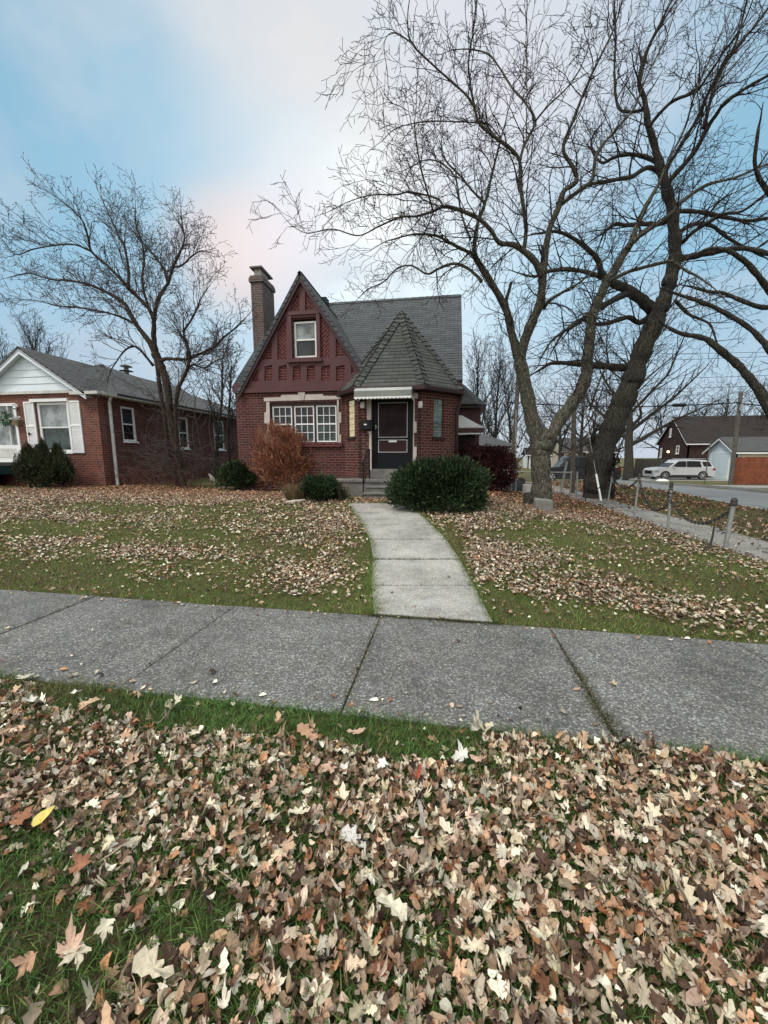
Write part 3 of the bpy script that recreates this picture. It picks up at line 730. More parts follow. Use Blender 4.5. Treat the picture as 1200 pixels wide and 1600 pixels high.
for s_, l_ in zip(sw, labs): window(nb, NS, s_[0]+.01, s_[1]-.01, s_[2]+.01, s_[3]-.01, -.05, glass='glass', glass2='glass_dark', fw=.07, label=l_)
window(nb, NF, wu0+.01, wu1-.01, wz0+.01, wz1-.01, -.06, glass='glass_pale', glass2='glass_teal', fw=.09, label='large front window between white shutters')
m = MB(); m.fbox(NF, wu0-.15, wu1+.08, wz1+.0, wz1+.1, .002, .08); m.build('window_head', M_['white'], nb)
for (a, b) in ((uz(34, 0, 12)[0], wu0-.04), (wu1+.02, wu1+.52)):
    a = b-.42 if b < wu0 else a
    m = MB(); zc = (wz0+wz1)/2+.05; z0, z1 = wz0-.02, wz1+.02
    m.plate(NF, rect(a, b, z0, z1), [rect(a+.05, b-.05, z0+.06, zc-.03), rect(a+.05, b-.05, zc+.03, z1-.06)], .002, .045)
    m.fbox(NF, a+.045, b-.045, z0+.055, z1-.055, .003, .014)
    for k in range(34):
        zz_ = z0+.07+k*(z1-z0-.14)/34
        if abs(zz_-zc) > .05: m.fbox(NF, a+.045, b-.045, zz_, zz_+.02, .006, .03)
    m.build('shutter', M_['white'], nb)
u, z = uz(48, 678, 12); m = MB(); m.fbox(NF, u-.05, u+.04, z-.04, z+.04, .048, .06); m.build('meter_plate', M_['black'], nb)
# front door with storm door, wreath, lamp, hanging planter
m = MB(); m.plate(NF, rect(dd0, dd1, zfloor, zdt), [rect(dd0+.12, dd1-.1, zfloor+.62, zdt-.1)], -.1, .03)
nd = m.build('door', M_['white'], nb)
m = MB(); m.fbox(NF, dd0+.11, dd1-.09, zfloor+.61, zdt-.09, -.09, -.05); m.build('pane', M_['glass_pale'], nd)
m = MB(); m.fbox(NF, dd1-.42, dd1-.36, zfloor+.62, zdt-.1, -.05, .02); m.fbox(NF, dd0+.2, dd1-.2, zfloor+.15, zfloor+.5, .031, .04); m.build('door_bar', M_['offwhite'], nd)
wc = NF.p(uz(11, 655, 12)[0], uz(11, 655, 12)[1], .08)
m = MB()
for k in range(260):
    a = random.uniform(0, 2*PI); rr = .17+random.gauss(0, .035); p = wc+Vector((rr*math.cos(a), random.uniform(-.05, .04), rr*math.sin(a)*1.15)); d = Vector([random.gauss(0, .03) for _ in range(3)])
    e = Vector([random.gauss(0, .012) for _ in range(3)]); m.face([p, p+d+e, p+d*2, p+d-e])
m.build('wreath', plain('wreath_green', (.02, .09, .03), .7, .4, 30, bmp=0), nb)
u, z = uz(27, 634, 12); m = MB(); m.fbox(NF, u-.05, u+.05, z-.05, z+.05, .001, .05); m.tube([NF.p(u, z, .05), NF.p(u-.03, z+.04, .14)], .03, 8); m.tube([NF.p(u, z-.02, .06), NF.p(u+.02, z-.12, .12)], [.03, .055], 8); m.build('security_lamp', M_['white'], nb)
u, z = uz(30, 660, 12); m = MB(); m.fbox(NF, u-.13, u+.13, z-.1, z+.04, .01, .15); m.build('planter_box', plain('planter_wood', (.16, .11, .05), .8, .3), nb)
m = MB()
for k in range(60):
    p = NF.p(u+random.uniform(-.13, .13), z+.06+random.uniform(0, .1), random.uniform(.02, .16)); d = Vector([random.gauss(0, .025) for _ in range(3)]); e = Vector([random.gauss(0, .02) for _ in range(3)]); m.face([p, p+d+e, p+d*2, p+d-e])
m.build('planter_flowers', M_['offwhite'], nb)
m = MB(); m.fbox(NF, dd0-2, dd1+.06, zfloor-.12, zfloor-.0, .0, 1.0); m.build('porch_slab', M_['stone_grey'], nb)
m = MB(); m.fbox(NF, dd0-2, dd1+.04, zfloor-.42, zfloor-.125, .0, .97); m.build('porch_skirt', M_['teal'], nb)
m = MB(); m.fbox(NF, dd0-2, dd1-.55, -.1, zfloor-.43, .5, .95); m.build('porch_foundation', M_['stone_grey'], nb)
# siding gable
ga = uz(43, 551, 12); gb = uz(120, 604, 12); hs = (ga[1]-gb[1])/(gb[0]-ga[0]); gw = (ga[1]-zb)/hs
m = MB(); m.plate(NF, [(ga[0]-gw, zb+.08), (ga[0]+gw, zb+.08), (ga[0], ga[1]-.02)], [], -.1, .05)
k = 0; z = zb+.08
while z < ga[1]-.15:
    z2_ = min(z+.235, ga[1]-.1); wa = (ga[1]-z)/hs-.1; wb = (ga[1]-z2_)/hs-.1
    m.mesh([NF.p(ga[0]-wa, z, .075), NF.p(ga[0]+wa, z, .075), NF.p(ga[0]+wb, z2_, .053), NF.p(ga[0]-wb, z2_, .053), NF.p(ga[0]-wa, z, .05), NF.p(ga[0]+wa, z, .05)], [(0, 1, 2, 3), (4, 5, 1, 0)])
    z += .24
m.build('gable_siding', M_['siding'], nb)
m = MB(); gwo = gw+.32; zt_ = ga[1]+.14
for s_ in (-1, 1):
    m.plate(Fr((0, 11.7)), [(ga[0], zt_-.07), (ga[0]+s_*gwo, zt_-.07-gwo*hs), (ga[0]+s_*gwo, zt_-.22-gwo*hs), (ga[0], zt_-.25)][::-s_], [], -.03-.002*s_, 0)
    m.slab([(ga[0], 11.7, zt_-.13), (ga[0]+s_*gwo, 11.7, zt_-.13-gwo*hs), (ga[0]+s_*gwo, 12.0, zt_-.13-gwo*hs), (ga[0], 12.0, zt_-.13)][::s_], .02)
m.build('rake_trim', M_['siding'], nb)
m = MB(); m.fbox(NF, -20.5, ga[0]+gw+.05, zb-.02, zb+.08, .002, .09); m.fbox(NF, ga[0]+gw-.3, NX+.35, zb-.12, zb-.022, .002, .32); m.fbox(NS, -.1, 14, zb-.12, zb-.01, .003, .38); m.build('fascia', M_['offwhite'], nb)
m = MB()
for s_ in (-1, 1):
    m.slab([(ga[0], 11.68, zt_), (ga[0]+s_*gwo, 11.68, zt_-gwo*hs), (ga[0]+s_*gwo, 20, zt_-gwo*hs), (ga[0], 20, zt_)][::s_], .07)
# main hipped roof behind
hx0, hx1, hy0, hy1 = -21, NX+.42, 12.45, 26.4; he = zb-.0; hr = at(155, 569, 18.5).z; rx1 = at(155, 569, 18.5).x
Pn = [(hx0, hy0, he), (hx1, hy0, he), (hx1, hy1, he), (hx0, hy1, he)]; ra = (hx0+3, 18.5, hr); rb_ = (rx1, 18.5, hr)
m.slab([Pn[0], Pn[1], rb_, ra], .08); m.slab([Pn[1], Pn[2], rb_], .08); m.slab([Pn[2], Pn[3], ra, rb_], .08)
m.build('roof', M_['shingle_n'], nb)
m = MB(); p = at(123, 571, 14.5); m.box(p.x-.3, p.x+.25, 14.2, 14.9, p.z-.35, p.z+.03); m.build('roof_vent', M_['black'], nb)
p = at(197, 573, 17); m = MB(); m.tube([p-Vector((0, 0, .8)), p], .1, 10); m.lathe(p, [(.0, .12), (.26, .02), (.26, 0), (0, 0)]); m.lathe(p-Vector((0, 0, .2)), [(.0, .06), (.3, .0), (0, -.02)]); m.build('vent_pipe', M_['stone_grey'], nb)
m = MB(); a = atx(172, 632, NX+.1); yy = a.y
m.tube([(NX+.3, yy-.1, zb-.05), (NX+.08, yy, zb-.3), (NX+.08, yy, .72), (NX+.12, yy-.03, .55), (NX+.12, yy-.05, .42)], .055, 8); m.build('downspout', M_['offwhite'], nb)

# ================================================================== generic far houses
def far_house(name, label, x0, x1, y0, y1, z0, ze, zr_, wall, roof, trim='white', axis='x', wins=(), cat='house', trimw=.12, doors=()):
    t = thing(name, label, cat, ((x0+x1)/2, y0, z0))
    ym, xm = (y0+y1)/2, (x0+x1)/2
    m = MB(); m.fbox(Fr((0, y0)), x0, x1, z0-.5, ze, -.2, 0); m.fbox(Fr((0, y1)), x0, x1, z0-.5, ze, 0, .2) if False else None
    if axis == 'x':
        for X, dr in ((x0, -1), (x1, 1)):
            fr = Fr((X, y1 if dr < 0 else y0), (0, -1 if dr < 0 else 1)); w = y1-y0
            m.plate(fr, [(0, z0-.5), (w, z0-.5), (w, ze), (w/2, zr_), (0, ze)], [], -.2, -.003)
        m.box(x0+.2, x1-.2, y1-.2, y1, z0-.5, ze)
    else:
        m.plate(Fr((x0, y0-.003)), [(0, z0-.5), (x1-x0, z0-.5), (x1-x0, ze), ((x1-x0)/2, zr_), (0, ze)], [], -.15, 0)
        m.box(x0+.01, x0+.2, y0+.2, y1, z0-.5, ze); m.box(x1-.2, x1-.01, y0+.2, y1, z0-.5, ze)
        m.plate(Fr((x1, y1), (-1, 0)), [(0, z0-.5), (x1-x0, z0-.5), (x1-x0, ze), ((x1-x0)/2, zr_), (0, ze)], [], -.15, 0)
    m.build('wall', M_[wall], t)
    m = MB(); o = .3; tt = MB()
    if axis == 'x':
        s_ = (zr_-ze)/((y1-y0)/2); zo = ze-o*s_
        m.slab([(x0-o, y0-o, zo+.1), (x1+o, y0-o, zo+.1), (x1+o, ym, zr_+.1), (x0-o, ym, zr_+.1)], .09)
        m.slab([(x1+o, y1+o, zo+.1), (x0-o, y1+o, zo+.1), (x0-o, ym, zr_+.1), (x1+o, ym, zr_+.1)], .09)
        fr = Fr((x0-o+.05, y1+o), (0, -1)); w = y1-y0+2*o
        tt.plate(fr, [(0, zo-.02), (0, zo-.02-trimw), (w/2, zr_-.02-trimw), (w, zo-.02-trimw), (w, zo-.02), (w/2, zr_-.02)], [], 0, .05)
        tt.box(x0-o+.06, x1+o, y0-o, y0-o+.03, zo-.1, zo+.02)
    else:
        s_ = (zr_-ze)/((x1-x0)/2); zo = ze-o*s_
        m.slab([(x0-o, y0-o, zo+.1), (xm, y0-o, zr_+.1), (xm, y1+o, zr_+.1), (x0-o, y1+o, zo+.1)], .09)
        m.slab([(x1+o, y0-o, zo+.1), (x1+o, y1+o, zo+.1), (xm, y1+o, zr_+.1), (xm, y0-o, zr_+.1)], .09)
        fr = Fr((x0-o, y0-o+.05)); w = x1-x0+2*o
        tt.plate(fr, [(0, zo-.02), (0, zo-.02-trimw), (w/2, zr_-.02-trimw), (w, zo-.02-trimw), (w, zo-.02), (w/2, zr_-.02)], [], 0, .05)
    m.build('roof', M_[roof], t); tt.build('roof_trim', M_[trim], t)
    for (fr, u0, u1, a, b) in wins: window(t, fr, u0, u1, a, b, .02, glass='glass', fw=.1)
    for (fr, u0, u1, a, b, mt) in doors:
        m = MB(); m.fbox(fr, u0, u1, a, b, .004, .03); n_ = 4
        for k in range(1, n_): m.fbox(fr, u0+.02, u1-.02, a+(b-a)*k/n_-.015, a+(b-a)*k/n_+.015, .03, .04)
        m.build('door', M_[mt], t)
        m = MB(); m.plate(fr, rect(u0-.1, u1+.1, a-.05, b+.1), [rect(u0-.001, u1+.001, a-.04, b+.001)], .002, .05); m.build('door_casing', M_['white'], t)
    return t
gz = -.38
# dark brick house across the street: gable end faces the street
X = 26.; pA = atx(1023, 697, X-.3); pB = atx(1073, 693, X-.3); pT = atx(1050, 651, X-.3)
ys0, ys1 = pB.y+.3, pA.y-.3; zev = (pA.z+pB.z)/2+.3; 
frw = Fr((X, ys1), (0, -1))
def onx(px, py, X): p = atx(px, py, X); return p
wl = []
for a, b, c, d in ((1056, 1062, 696, 709), (1031, 1035, 700, 715), (1046, 1050, 669, 683)):
    p = atx(a, d, X); q = atx(b, c, X); wl.append((frw, ys1-p.y, ys1-q.y, p.z, q.z))
dh = far_house('dark_brick_house', 'dark brown brick house with a steep dark roof beyond the silver car', X, 38, ys0, ys1, gz, zev, pT.z-.1, 'brick_dark', 'shingle_dark', wins=wl)
p = atx(1044, 706, X-.3); m = MB(); m.lathe(p, [(.0, -.12), (.1, -.08), (.13, 0), (.1, .1), (0, .14)], sides=10); m.build('wall_lamp', M_['lamp'], dh)
# pale garage
X = 22.6; pA = atx(1097, 707, X-.3); pB = atx(1147, 706, X-.3); pT = atx(1120, 684, X-.3)
gy0, gy1 = pB.y+.3, pA.y-.3; zev = atx(1145, 706, X).z+.12; frw = Fr((X, gy1), (0, -1))
far_house('garage', 'small garage with pale blue gable and door behind the silver car', X, 31, gy0, gy1, gz, zev, pT.z-.05, 'blue_sid', 'shingle_n', doors=[(frw, .55, gy1-gy0-.6, gz, gz+2.15, 'blue_sid')], cat='garage')
m = MB(); m.box(X+.4, 30.8, gy0-.06, gy0-.004, gz-.3, zev-.2); o = m.build('stucco_face', M_['cream'], bpy.data.objects['garage'])
# far houses seen between the trees
far_house('red_brick_house', 'small far red brick house with white windows seen left of the far shade tree', 18.5, 23, 58, 64, gz, 2.3, 4.2, 'brick_side', 'shingle_dark', axis='x', wins=[(Fr((0, 58)), 19.2, 20.0, .8, 2.0), (Fr((0, 58)), 21.6, 22.4, .8, 2.0)])
far_house('white_house', 'far white sided house seen between the forked tree and the garage', 5.6, 10.5, 62, 70, gz, 2.2, 4.0, 'siding', 'shingle_n', axis='y', wins=[(Fr((0, 62)), 6.4, 7.3, .6, 1.6), (Fr((0, 62)), 8.7, 9.4, .6, 1.6)])
far_house('white_shed', 'small far white outbuilding beside the street lamp', 13.0, 17.2, 66, 70, gz, 1.9, 2.9, 'white', 'shingle_dark', axis='x')
far_house('tan_house', 'far grey roofed house behind the dark leaning tree', 15.2, 18., 55, 60, gz, 2.4, 4.0, 'cream', 'shingle_n', axis='x')
# white garage behind the burgundy hedge
p0 = at(808, 692, 23); p1 = at(742, 690, 23)
pg = thing('white_garage', 'white sided garage with hipped grey roof behind the burgundy hedge', 'garage', (p1.x, 23, 0))
zg = at(780, 697, 23).z; x1_ = at(801, 700, 23).x
m = MB(); m.box(x1_-5.4, x1_, 23, 28.5, -.2, zg); k = 0
wallo = m.build('wall', M_['white'], pg)
m = MB()
for i in range(14):
    if -.1+i*.2+.185 < zg-.12: m.box(x1_-5.39, x1_+.012, 22.985, 22.999, -.1+i*.2, -.1+i*.2+.185)
m.build('siding', M_['white'], pg); m = MB()
m = MB(); ex = at(812, 694, 22.7).x; q = [(ex-6.2, 22.7, zg), (ex, 22.7, zg), (ex, 28.8, zg), (ex-6.2, 28.8, zg)]; pk = Vector(((ex-3.1), 25.7, at(755, 676, 25).z+.2))
r0, r1 = (pk.x-.5, 25.7, pk.z), (pk.x+.5, 25.7, pk.z)
m.slab([q[0], q[1], r1, r0], .12); m.slab([q[1], q[2], r1], .12); m.slab([q[2], q[3], r0, r1], .12); m.slab([q[3], q[0], r0], .12); m.build('roof', M_['shingle_n'], pg)
m = MB(); m.box(ex-6.1, ex-.05, 22.72, 22.84, zg-.17, zg-.125); m.box(x1_-.12, x1_+.02, 22.96, 22.984, -.2, zg-.13); m.build('corner_trim', M_['offwhite'], pg)

# ================================================================== fences, poles, posts
def board_fence(name, label, x0, x1, y, z0, z1, mat, bw=.14, cap=False):
    t = thing(name, label, 'fence', (x0, y, z0)); m = MB(); x = x0
    while x < x1-.01:
        h = random.uniform(-.015, .015); d = random.uniform(0, .006); m.box(x+.004, min(x+bw, x1)-.004, y-.02+d, y+.0+d, z0+.03, z1+h); x += bw
    m.build('board_panel', M_[mat], t); m = MB()
    for zz in (z0+.3, z1-.3): m.box(x0, x1, y+.01, y+.05, zz-.04, zz+.04)
    m.build('rail', M_[mat], t); x = x0+.05
    while x < x1: m = MB(); m.box(x, x+.09, y+.052, y+.14, z0-.1, z1-.02); m.build('post', M_[mat], t); x += 2.3
    return t
a = at(1147, 700, 27.).x; zf = hz(18, 27); board_fence('wooden_fence', 'orange stained board fence at the right edge behind the utility pole', a, 23, 27., zf, at(1170, 714, 27).z, 'fence_o')
board_fence('wooden_fence', 'weathered grey board fence between the far shade tree and the silver car', at(993, 717, 39).x, 23.9, 39, gz, at(1010, 717, 39).z, 'fence_g')
# utility poles with wires
poles = {}
def upole(name, label, pb, ptp, Y, r0, r1, cross=False):
    b = at(*pb, Y); t_ = at(*ptp, Y); b.z = hz(b.x, b.y)-.2
    t = thing(name, label, 'utility pole', (b.x, b.y, b.z+.2)); m = MB(); pts = [b.lerp(t_, k/8) for k in range(9)]
    m.tube(pts, [r0+(r1-r0)*k/8 for k in range(9)], 12); m.build('pole', M_['pole'], t, smooth=False)
    poles[name+label[:6]] = t_; return t, t_
t1, top1 = upole('utility_pole', 'brown wooden utility pole in front of the orange fence', (1142, 752), (1158, 612), 26.3, .115, .095)
m = MB(); m.box(top1.x-.05, top1.x+.05, top1.y-.2, top1.y-.1, top1.z-1.1, top1.z-.7); m.build('bracket', M_['galv'], t1)
t2, top2 = upole('utility_pole', 'grey wooden utility pole behind the forked yard tree with a guy wire', (894, 780), (897, 636), 17.2, .11, .09)
t3, top3 = upole('utility_pole', 'thin dark leaning utility pole rising beside the white garage', (800, 740), (812, 552), 21., .12, .10)
# wires
def wire(a, b, sag, r, name, label):
    m = MB(); a, b = Vector(a), Vector(b); pts = [a.lerp(b, k/24)-Vector((0, 0, 4*sag*(k/24)*(1-k/24))) for k in range(25)]; m.tube(pts, r, 5)
    return one(m, name, M_['black'], label, 'cable')
wire(at(1155, 629, 26.3), at(790, 628, 26.3), .25, .035, 'power_line', 'thick black cable from the brown pole running left behind the trees')
wire(at(1155, 630, 26.2), at(1300, 636, 26.2), .1, .035, 'power_line', 'thick black cable leaving the brown pole to the right edge')
m = MB(); p = at(1061, 633, 26.2); m.tube([p-Vector((.4, 0, 0)), p-Vector((.3, 0, 0)), p+Vector((.3, 0, 0)), p+Vector((.4, 0, 0))], [.04, .1, .1, .04], 8); one(m, 'splice_box', M_['black'], 'black splice case hanging on the thick cable left of the brown pole', 'cable box')
for k, (ya, yb_) in enumerate(((542, 547), (556, 552), (584, 582), (600, 598))):
    wire(at(860, ya+8, 40), at(1290, yb_, 40), .2, .018, 'overhead_wire', ['highest thin wire across the sky at the right', 'second thin wire from the top at the right', 'third thin wire from the top at the right', 'lowest thin wire across the sky at the right'][k])
wire(at(897, 645, 17.2), at(1040, 596, 19), .15, .014, 'overhead_wire', 'slack thin wire from the grey pole up through the leaning tree')
gw_a = at(912, 628, 17.0); gb_ = at(940, 775, 14.2); gb_.z = hz(gb_.x, gb_.y); 
m = MB(); m.tube([at(899, 560, 17.1), gb_], .008, 5); gy = one(m, 'guy_wire', M_['galv'], 'steel guy wire anchored beside the side path with a white guard', 'cable')
m = MB(); u = (at(899, 560, 17.1)-gb_)*.17; m.tube([gb_+Vector((0, 0, .02)), gb_+u*.5, gb_+u], .035, 8); m.build('wire_guard', M_['plastic_w'], gy)
# street lamp far away
b = at(873, 722, 50); tl_ = at(877, 650, 50); t = thing('street_lamp', 'pale metal street lamp pole far behind the forked tree', 'street lamp', (b.x, b.y, gz))
m = MB(); m.tube([(b.x, b.y, gz-.2), tuple(tl_)], [.12, .08], 8); m.tube([tuple(tl_), tuple(tl_+Vector((.9, 0, .25)))], .05, 6); m.build('pole', M_['galv'], t)
m = MB(); q = tl_+Vector((.9, 0, .25)); m.box(q.x-.1, q.x+.5, q.y-.12, q.y+.12, q.z-.08, q.z+.05); m.build('lamp_head', M_['offwhite'], t)
# rope/chain posts along the side path
posts = [((1132, 861), (1147, 784), .034), ((1043, 833), (1049, 757), .024), ((990, 813), (999, 744), .024), ((948, 794), (957, 740), .024)]
plab = ['thick leaning galvanised post nearest the camera with a dark collar', 'second chain post, with chain wound round its top', 'third chain post, standing in a concrete collar', 'fourth chain post, farthest along the side path']
PT = []
for k, (b, tp, r_) in enumerate(posts):
    bb = G(*b); Yd = bb.y; tt_ = at(*tp, Yd); t = thing('chain_post', plab[k], 'post', tuple(bb), 'posts holding the chain along the side path')
    m = MB(); m.tube([bb-Vector((0, 0, .1)), bb.lerp(tt_, .5), tt_], [r_, r_, r_], 10); m.build('post', M_['galv'], t, smooth=False); PT.append(tt_)
    m = MB(); m.lathe(tt_, [(r_*1.05, -.07), (r_*1.5, -.06), (r_*1.5, -.02), (r_*1.3, -.01), (r_*1.35, .03), (r_*.8, .06), (0, .07)], sides=12); m.build('finial', M_['rust'], t)
    if k == 0:
        m = MB(); q = bb+Vector((-.22, .02, 0)); m.tube([q, q+Vector((.03, 0, .22)), q+Vector((.04, 0, .5))], [.02, .016, .01], 8); m.lathe(q, [(0, 0), (.05, .01), (.05, .06), (0, .08)], sides=10); m.build('short_stake', M_['rust'], t)
    if k == 1:
        m = MB(); 
        for j in range(4):
            c = tt_-Vector((0, 0, .10+j*.07)); m.tube([c+Vector((math.cos(a)*(.034+.008*math.sin(3*a)), math.sin(a)*.034, .02*math.sin(2*a+j))) for a in np.linspace(0, 2*PI, 12)], .010, 6)
        m.build('wound_chain', M_['rust'], t)
    if k == 2: m = MB(); m.lathe(bb, [(0, .11), (.06, .1), (.075, 0), (.075, -.05)], sides=14); m.build('concrete_collar', M_['stone_grey'], t)
    if k == 3: m = MB(); m.lathe(bb, [(0, .04), (.08, .03), (.09, -.02)], sides=14); m.build('concrete_collar', M_['stone_grey'], t)
# leftmost end of the chain on the fifth thin post
def chain(a, b, sag, label, r=.012):
    """links along a catenary"""
    m = MB(); a, b = Vector(a), Vector(b); n = 60; pts = [a.lerp(b, k/n)-Vector((0, 0, 4*sag*(k/n)*(1-k/n))) for k in range(n+1)]
    ln = .045; d = 0; out = []; cur = 0; acc = [0]
    for i in range(n): acc.append(acc[-1]+(pts[i+1]-pts[i]).length)
    def ev(s_):
        for i in range(n):
            if acc[i+1] >= s_: return pts[i].lerp(pts[i+1], (s_-acc[i])/(acc[i+1]-acc[i]+1e-9))
        return pts[-1]
    k = 0; s_ = 0
    while s_ < acc[-1]-ln*.5:
        p, q = ev(s_), ev(min(acc[-1], s_+ln*1.25)); dr = (q-p).normalized(); side = Vector((0, 0, 1)) if k % 2 else dr.cross(Vector((0, 0, 1))).normalized()
        side = (side-dr*side.dot(dr)).normalized(); h = side*r*.9; c = (p+q)/2; l2 = (q-p).length/2
        m.tube([c-dr*l2*.6+h, c+dr*l2*.6+h, c+dr*l2, c+dr*l2*.6-h, c-dr*l2*.6-h, c-dr*l2, c-dr*l2*.6+h], r*.38, 4, cap=False); s_ += ln; k += 1
    return one(m, 'chain', M_['rust'], label, 'chain', 'chains slung between the posts')
chain(PT[0]-Vector((0, 0, .10)), PT[1]-Vector((0, 0, .30)), .36, 'dark chain hanging lowest, between the two nearest posts', .026)
chain(PT[1]-Vector((0, 0, .35)), PT[2]-Vector((0, 0, .05)), .42, 'dark chain hanging between the second and third posts', .024)
chain(PT[2]-Vector((0, 0, .05)), PT[3]-Vector((0, 0, .05)), .30, 'dark chain hanging between the third and fourth posts', .023)
chain(PT[3]-Vector((0, 0, .05)), at(925, 765, 15.2), .12, 'short dark chain running back from the fourth post', .017)
# pipes and chain-link fence behind the forked tree
FY = 14.6
for k, (b, tp, r_, lab_) in enumerate((((901, 782), (902, 737), .03, 'short grey pipe post in front of the grey utility pole'), ((915, 786), (916, 742), .022, 'short rusty pipe post right of the grey utility pole'), ((875, 772), (886, 721), .05, 'pale leaning plank post left of the grey utility pole'))):
    bb = G(*b); tt_ = at(*tp, bb.y); m = MB(); m.tube([bb-Vector((0, 0, .1)), tt_], r_, 8); one(m, 'pipe_post', M_['galv'] if k != 1 else M_['rust'], lab_, 'post')
cf = thing('chain_link_fence', 'low chain link fence with a thin top rail between the hedge and the side path', 'fence', (2, FY, .1))
x0, x1 = at(755, 740, FY).x, at(893, 737, FY).x; zt_ = at(830, 737, FY).z; zb_0 = .12
m = MB(); m.tube([(x0, FY, zt_), (x1, FY, zt_-.02)], .018, 8); m.build('top_rail', M_['galv'], cf)
for xx in np.linspace(x0, x1, 4): m = MB(); m.tube([(xx, FY, -.05), (xx, FY, zt_+.04)], .024, 8); m.build('post', M_['galv'], cf)
m = MB(); hh = zt_-zb_0; s_ = .085; n_ = int((x1-x0+hh)/s_)
for k in range(n_):
    for dr in (1, -1):
        xa = x0-hh+k*s_ if dr > 0 else x0+k*s_; p = []
        a_, b_ = (xa, zb_0), (xa+dr*hh, zt_); 
        def clipx(a_, b_):
            t0, t1 = 0, 1; dx_ = b_[0]-a_[0]
            ta, tb = (x0-a_[0])/dx_, (x1-a_[0])/dx_
            if ta > tb: ta, tb = tb, ta
            t0, t1 = max(t0, ta), min(t1, tb)
            return t0, t1
        if dr < 0: a_, b_ = (xa+hh*0, zb_0), (xa-hh, zt_)
        t0, t1 = clipx(a_, b_)
        if t1-t0 > .03: m.tube([(a_[0]+(b_[0]-a_[0])*t0, FY, a_[1]+(b_[1]-a_[1])*t0), (a_[0]+(b_[0]-a_[0])*t1, FY, a_[1]+(b_[1]-a_[1])*t1)], .0018, 3, cap=False)
m.build('wire_mesh', M_['galv'], cf)
m = MB(); p = at(806, 775, 14.9); m.tube([(p.x, 14.9, -.05), tuple(at(806, 640, 14.9))], .028, 8); one(m, 'metal_pole', M_['galv'], 'tall thin metal pole standing behind the tipped bin', 'pole')
# tipped bin and white barrel, block, stump
p = at(797, 765, 15.6); gzb = hz(p.x, 15.6)
bt = thing('trash_bin', 'black wheeled trash bin lying on its side behind the fence', 'bin', (p.x, 15.6, gzb))
m = MB(); xa, xb = at(777, 760, 15.6).x, at(817, 760, 15.6).x
m.hexa([(xa, 15.3, gzb), (xb, 15.38, gzb), (xb, 15.8, gzb), (xa, 15.9, gzb), (xa+.03, 15.32, gzb+.62), (xb, 15.4, gzb+.34), (xb, 15.8, gzb+.34), (xa+.03, 15.88, gzb+.62)]); m.build('bin_body', M_['bin'], bt, bevel=.04)
m = MB(); m.hexa([(xa-.07, 15.27, gzb+.01), (xa-.01, 15.27, gzb+.01), (xa-.01, 15.93, gzb+.01), (xa-.07, 15.93, gzb+.01), (xa-.03, 15.27, gzb+.68), (xa+.03, 15.27, gzb+.68), (xa+.03, 15.93, gzb+.68), (xa-.03, 15.93, gzb+.68)]); m.build('lid', M_['bin'], bt, bevel=.02)
for yy in (15.45, 15.8): m = MB(); m.lathe((xb-.05, yy, gzb+.38), [(0, -.03), (.11, -.03), (.12, 0), (.11, .03), (0, .03)], 'y', 16); m.build('wheel', M_['tyre'], bt)
p = at(824, 765, 14.95); m = MB(); m.lathe((p.x, 14.95, hz(p.x, 15)), [(0, 0), (.17, 0), (.18, .03), (.175, .36), (.16, .37), (.155, .30), (0, .30)], sides=20); one(m, 'white_bucket', M_['offwhite'], 'dirty white bucket standing left of the forked tree', 'bucket')
p = G(846, 797); m = MB(); m.hexa([(p.x-.22, p.y-.28, p.z-.05), (p.x+.2, p.y-.3, p.z-.05), (p.x+.2, p.y-.08, p.z-.05), (p.x-.22, p.y-.06, p.z-.05), (p.x-.21, p.y-.26, p.z+.3), (p.x+.19, p.y-.28, p.z+.27), (p.x+.2, p.y-.08, p.z+.28), (p.x-.22, p.y-.06, p.z+.31)]); one(m, 'concrete_block', M_['stone_grey'], 'weathered concrete block leaning against the foot of the forked tree', 'block', bevel=.03)
p = G(826, 790); m = MB(); m.tube([(p.x, p.y+.1, p.z-.05), (p.x+.02, p.y+.1, p.z+.2), (p.x, p.y+.12, p.z+.33)], [.15, .13, .11], 10); one(m, 'tree_stump', M_['bark_dark'], 'small dark stump left of the forked tree', 'stump')
# white items by the left shrubs
p = G(330, 752); m = MB(); m.mesh([(p.x-.12, p.y, p.z+.34), (p.x-.02, p.y, p.z+.05), (p.x+.12, p.y+.02, p.z+.01), (p.x+.10, p.y, p.z+.16), (p.x-.10, p.y+.05, p.z+.33), (p.x, p.y+.1, p.z+.05), (p.x+.13, p.y+.1, p.z), (p.x+.11, p.y+.08, p.z+.16)], [(0, 1, 2, 3), (7, 6, 5, 4), (0, 4, 5, 1), (1, 5, 6, 2), (2, 6, 7, 3), (3, 7, 4, 0)]); one(m, 'splash_guard', M_['plastic_w'], 'small white plastic scrap standing behind the left yew', 'scrap')
p = G(350, 762); m = MB(); m.hexa([(p.x-.2, p.y-.06, p.z), (p.x+.2, p.y-.1, p.z), (p.x+.22, p.y+.08, p.z), (p.x-.18, p.y+.1, p.z), (p.x-.2, p.y-.06, p.z+.03), (p.x+.2, p.y-.1, p.z+.03), (p.x+.22, p.y+.08, p.z+.035), (p.x-.18, p.y+.1, p.z+.03)]); one(m, 'white_board', M_['plastic_w'], 'flat white scrap lying on leaves in front of the left yew', 'board')
p = G(460, 787); m = MB(); m.tube([(p.x-.2, p.y-.05, p.z+.03), (p.x, p.y, p.z+.06), (p.x+.22, p.y+.15, p.z+.08)], [.03, .04, .025], 8); one(m, 'split_log', M_['stone'], 'pale split branch lying in front of the small round shrub', 'branch')

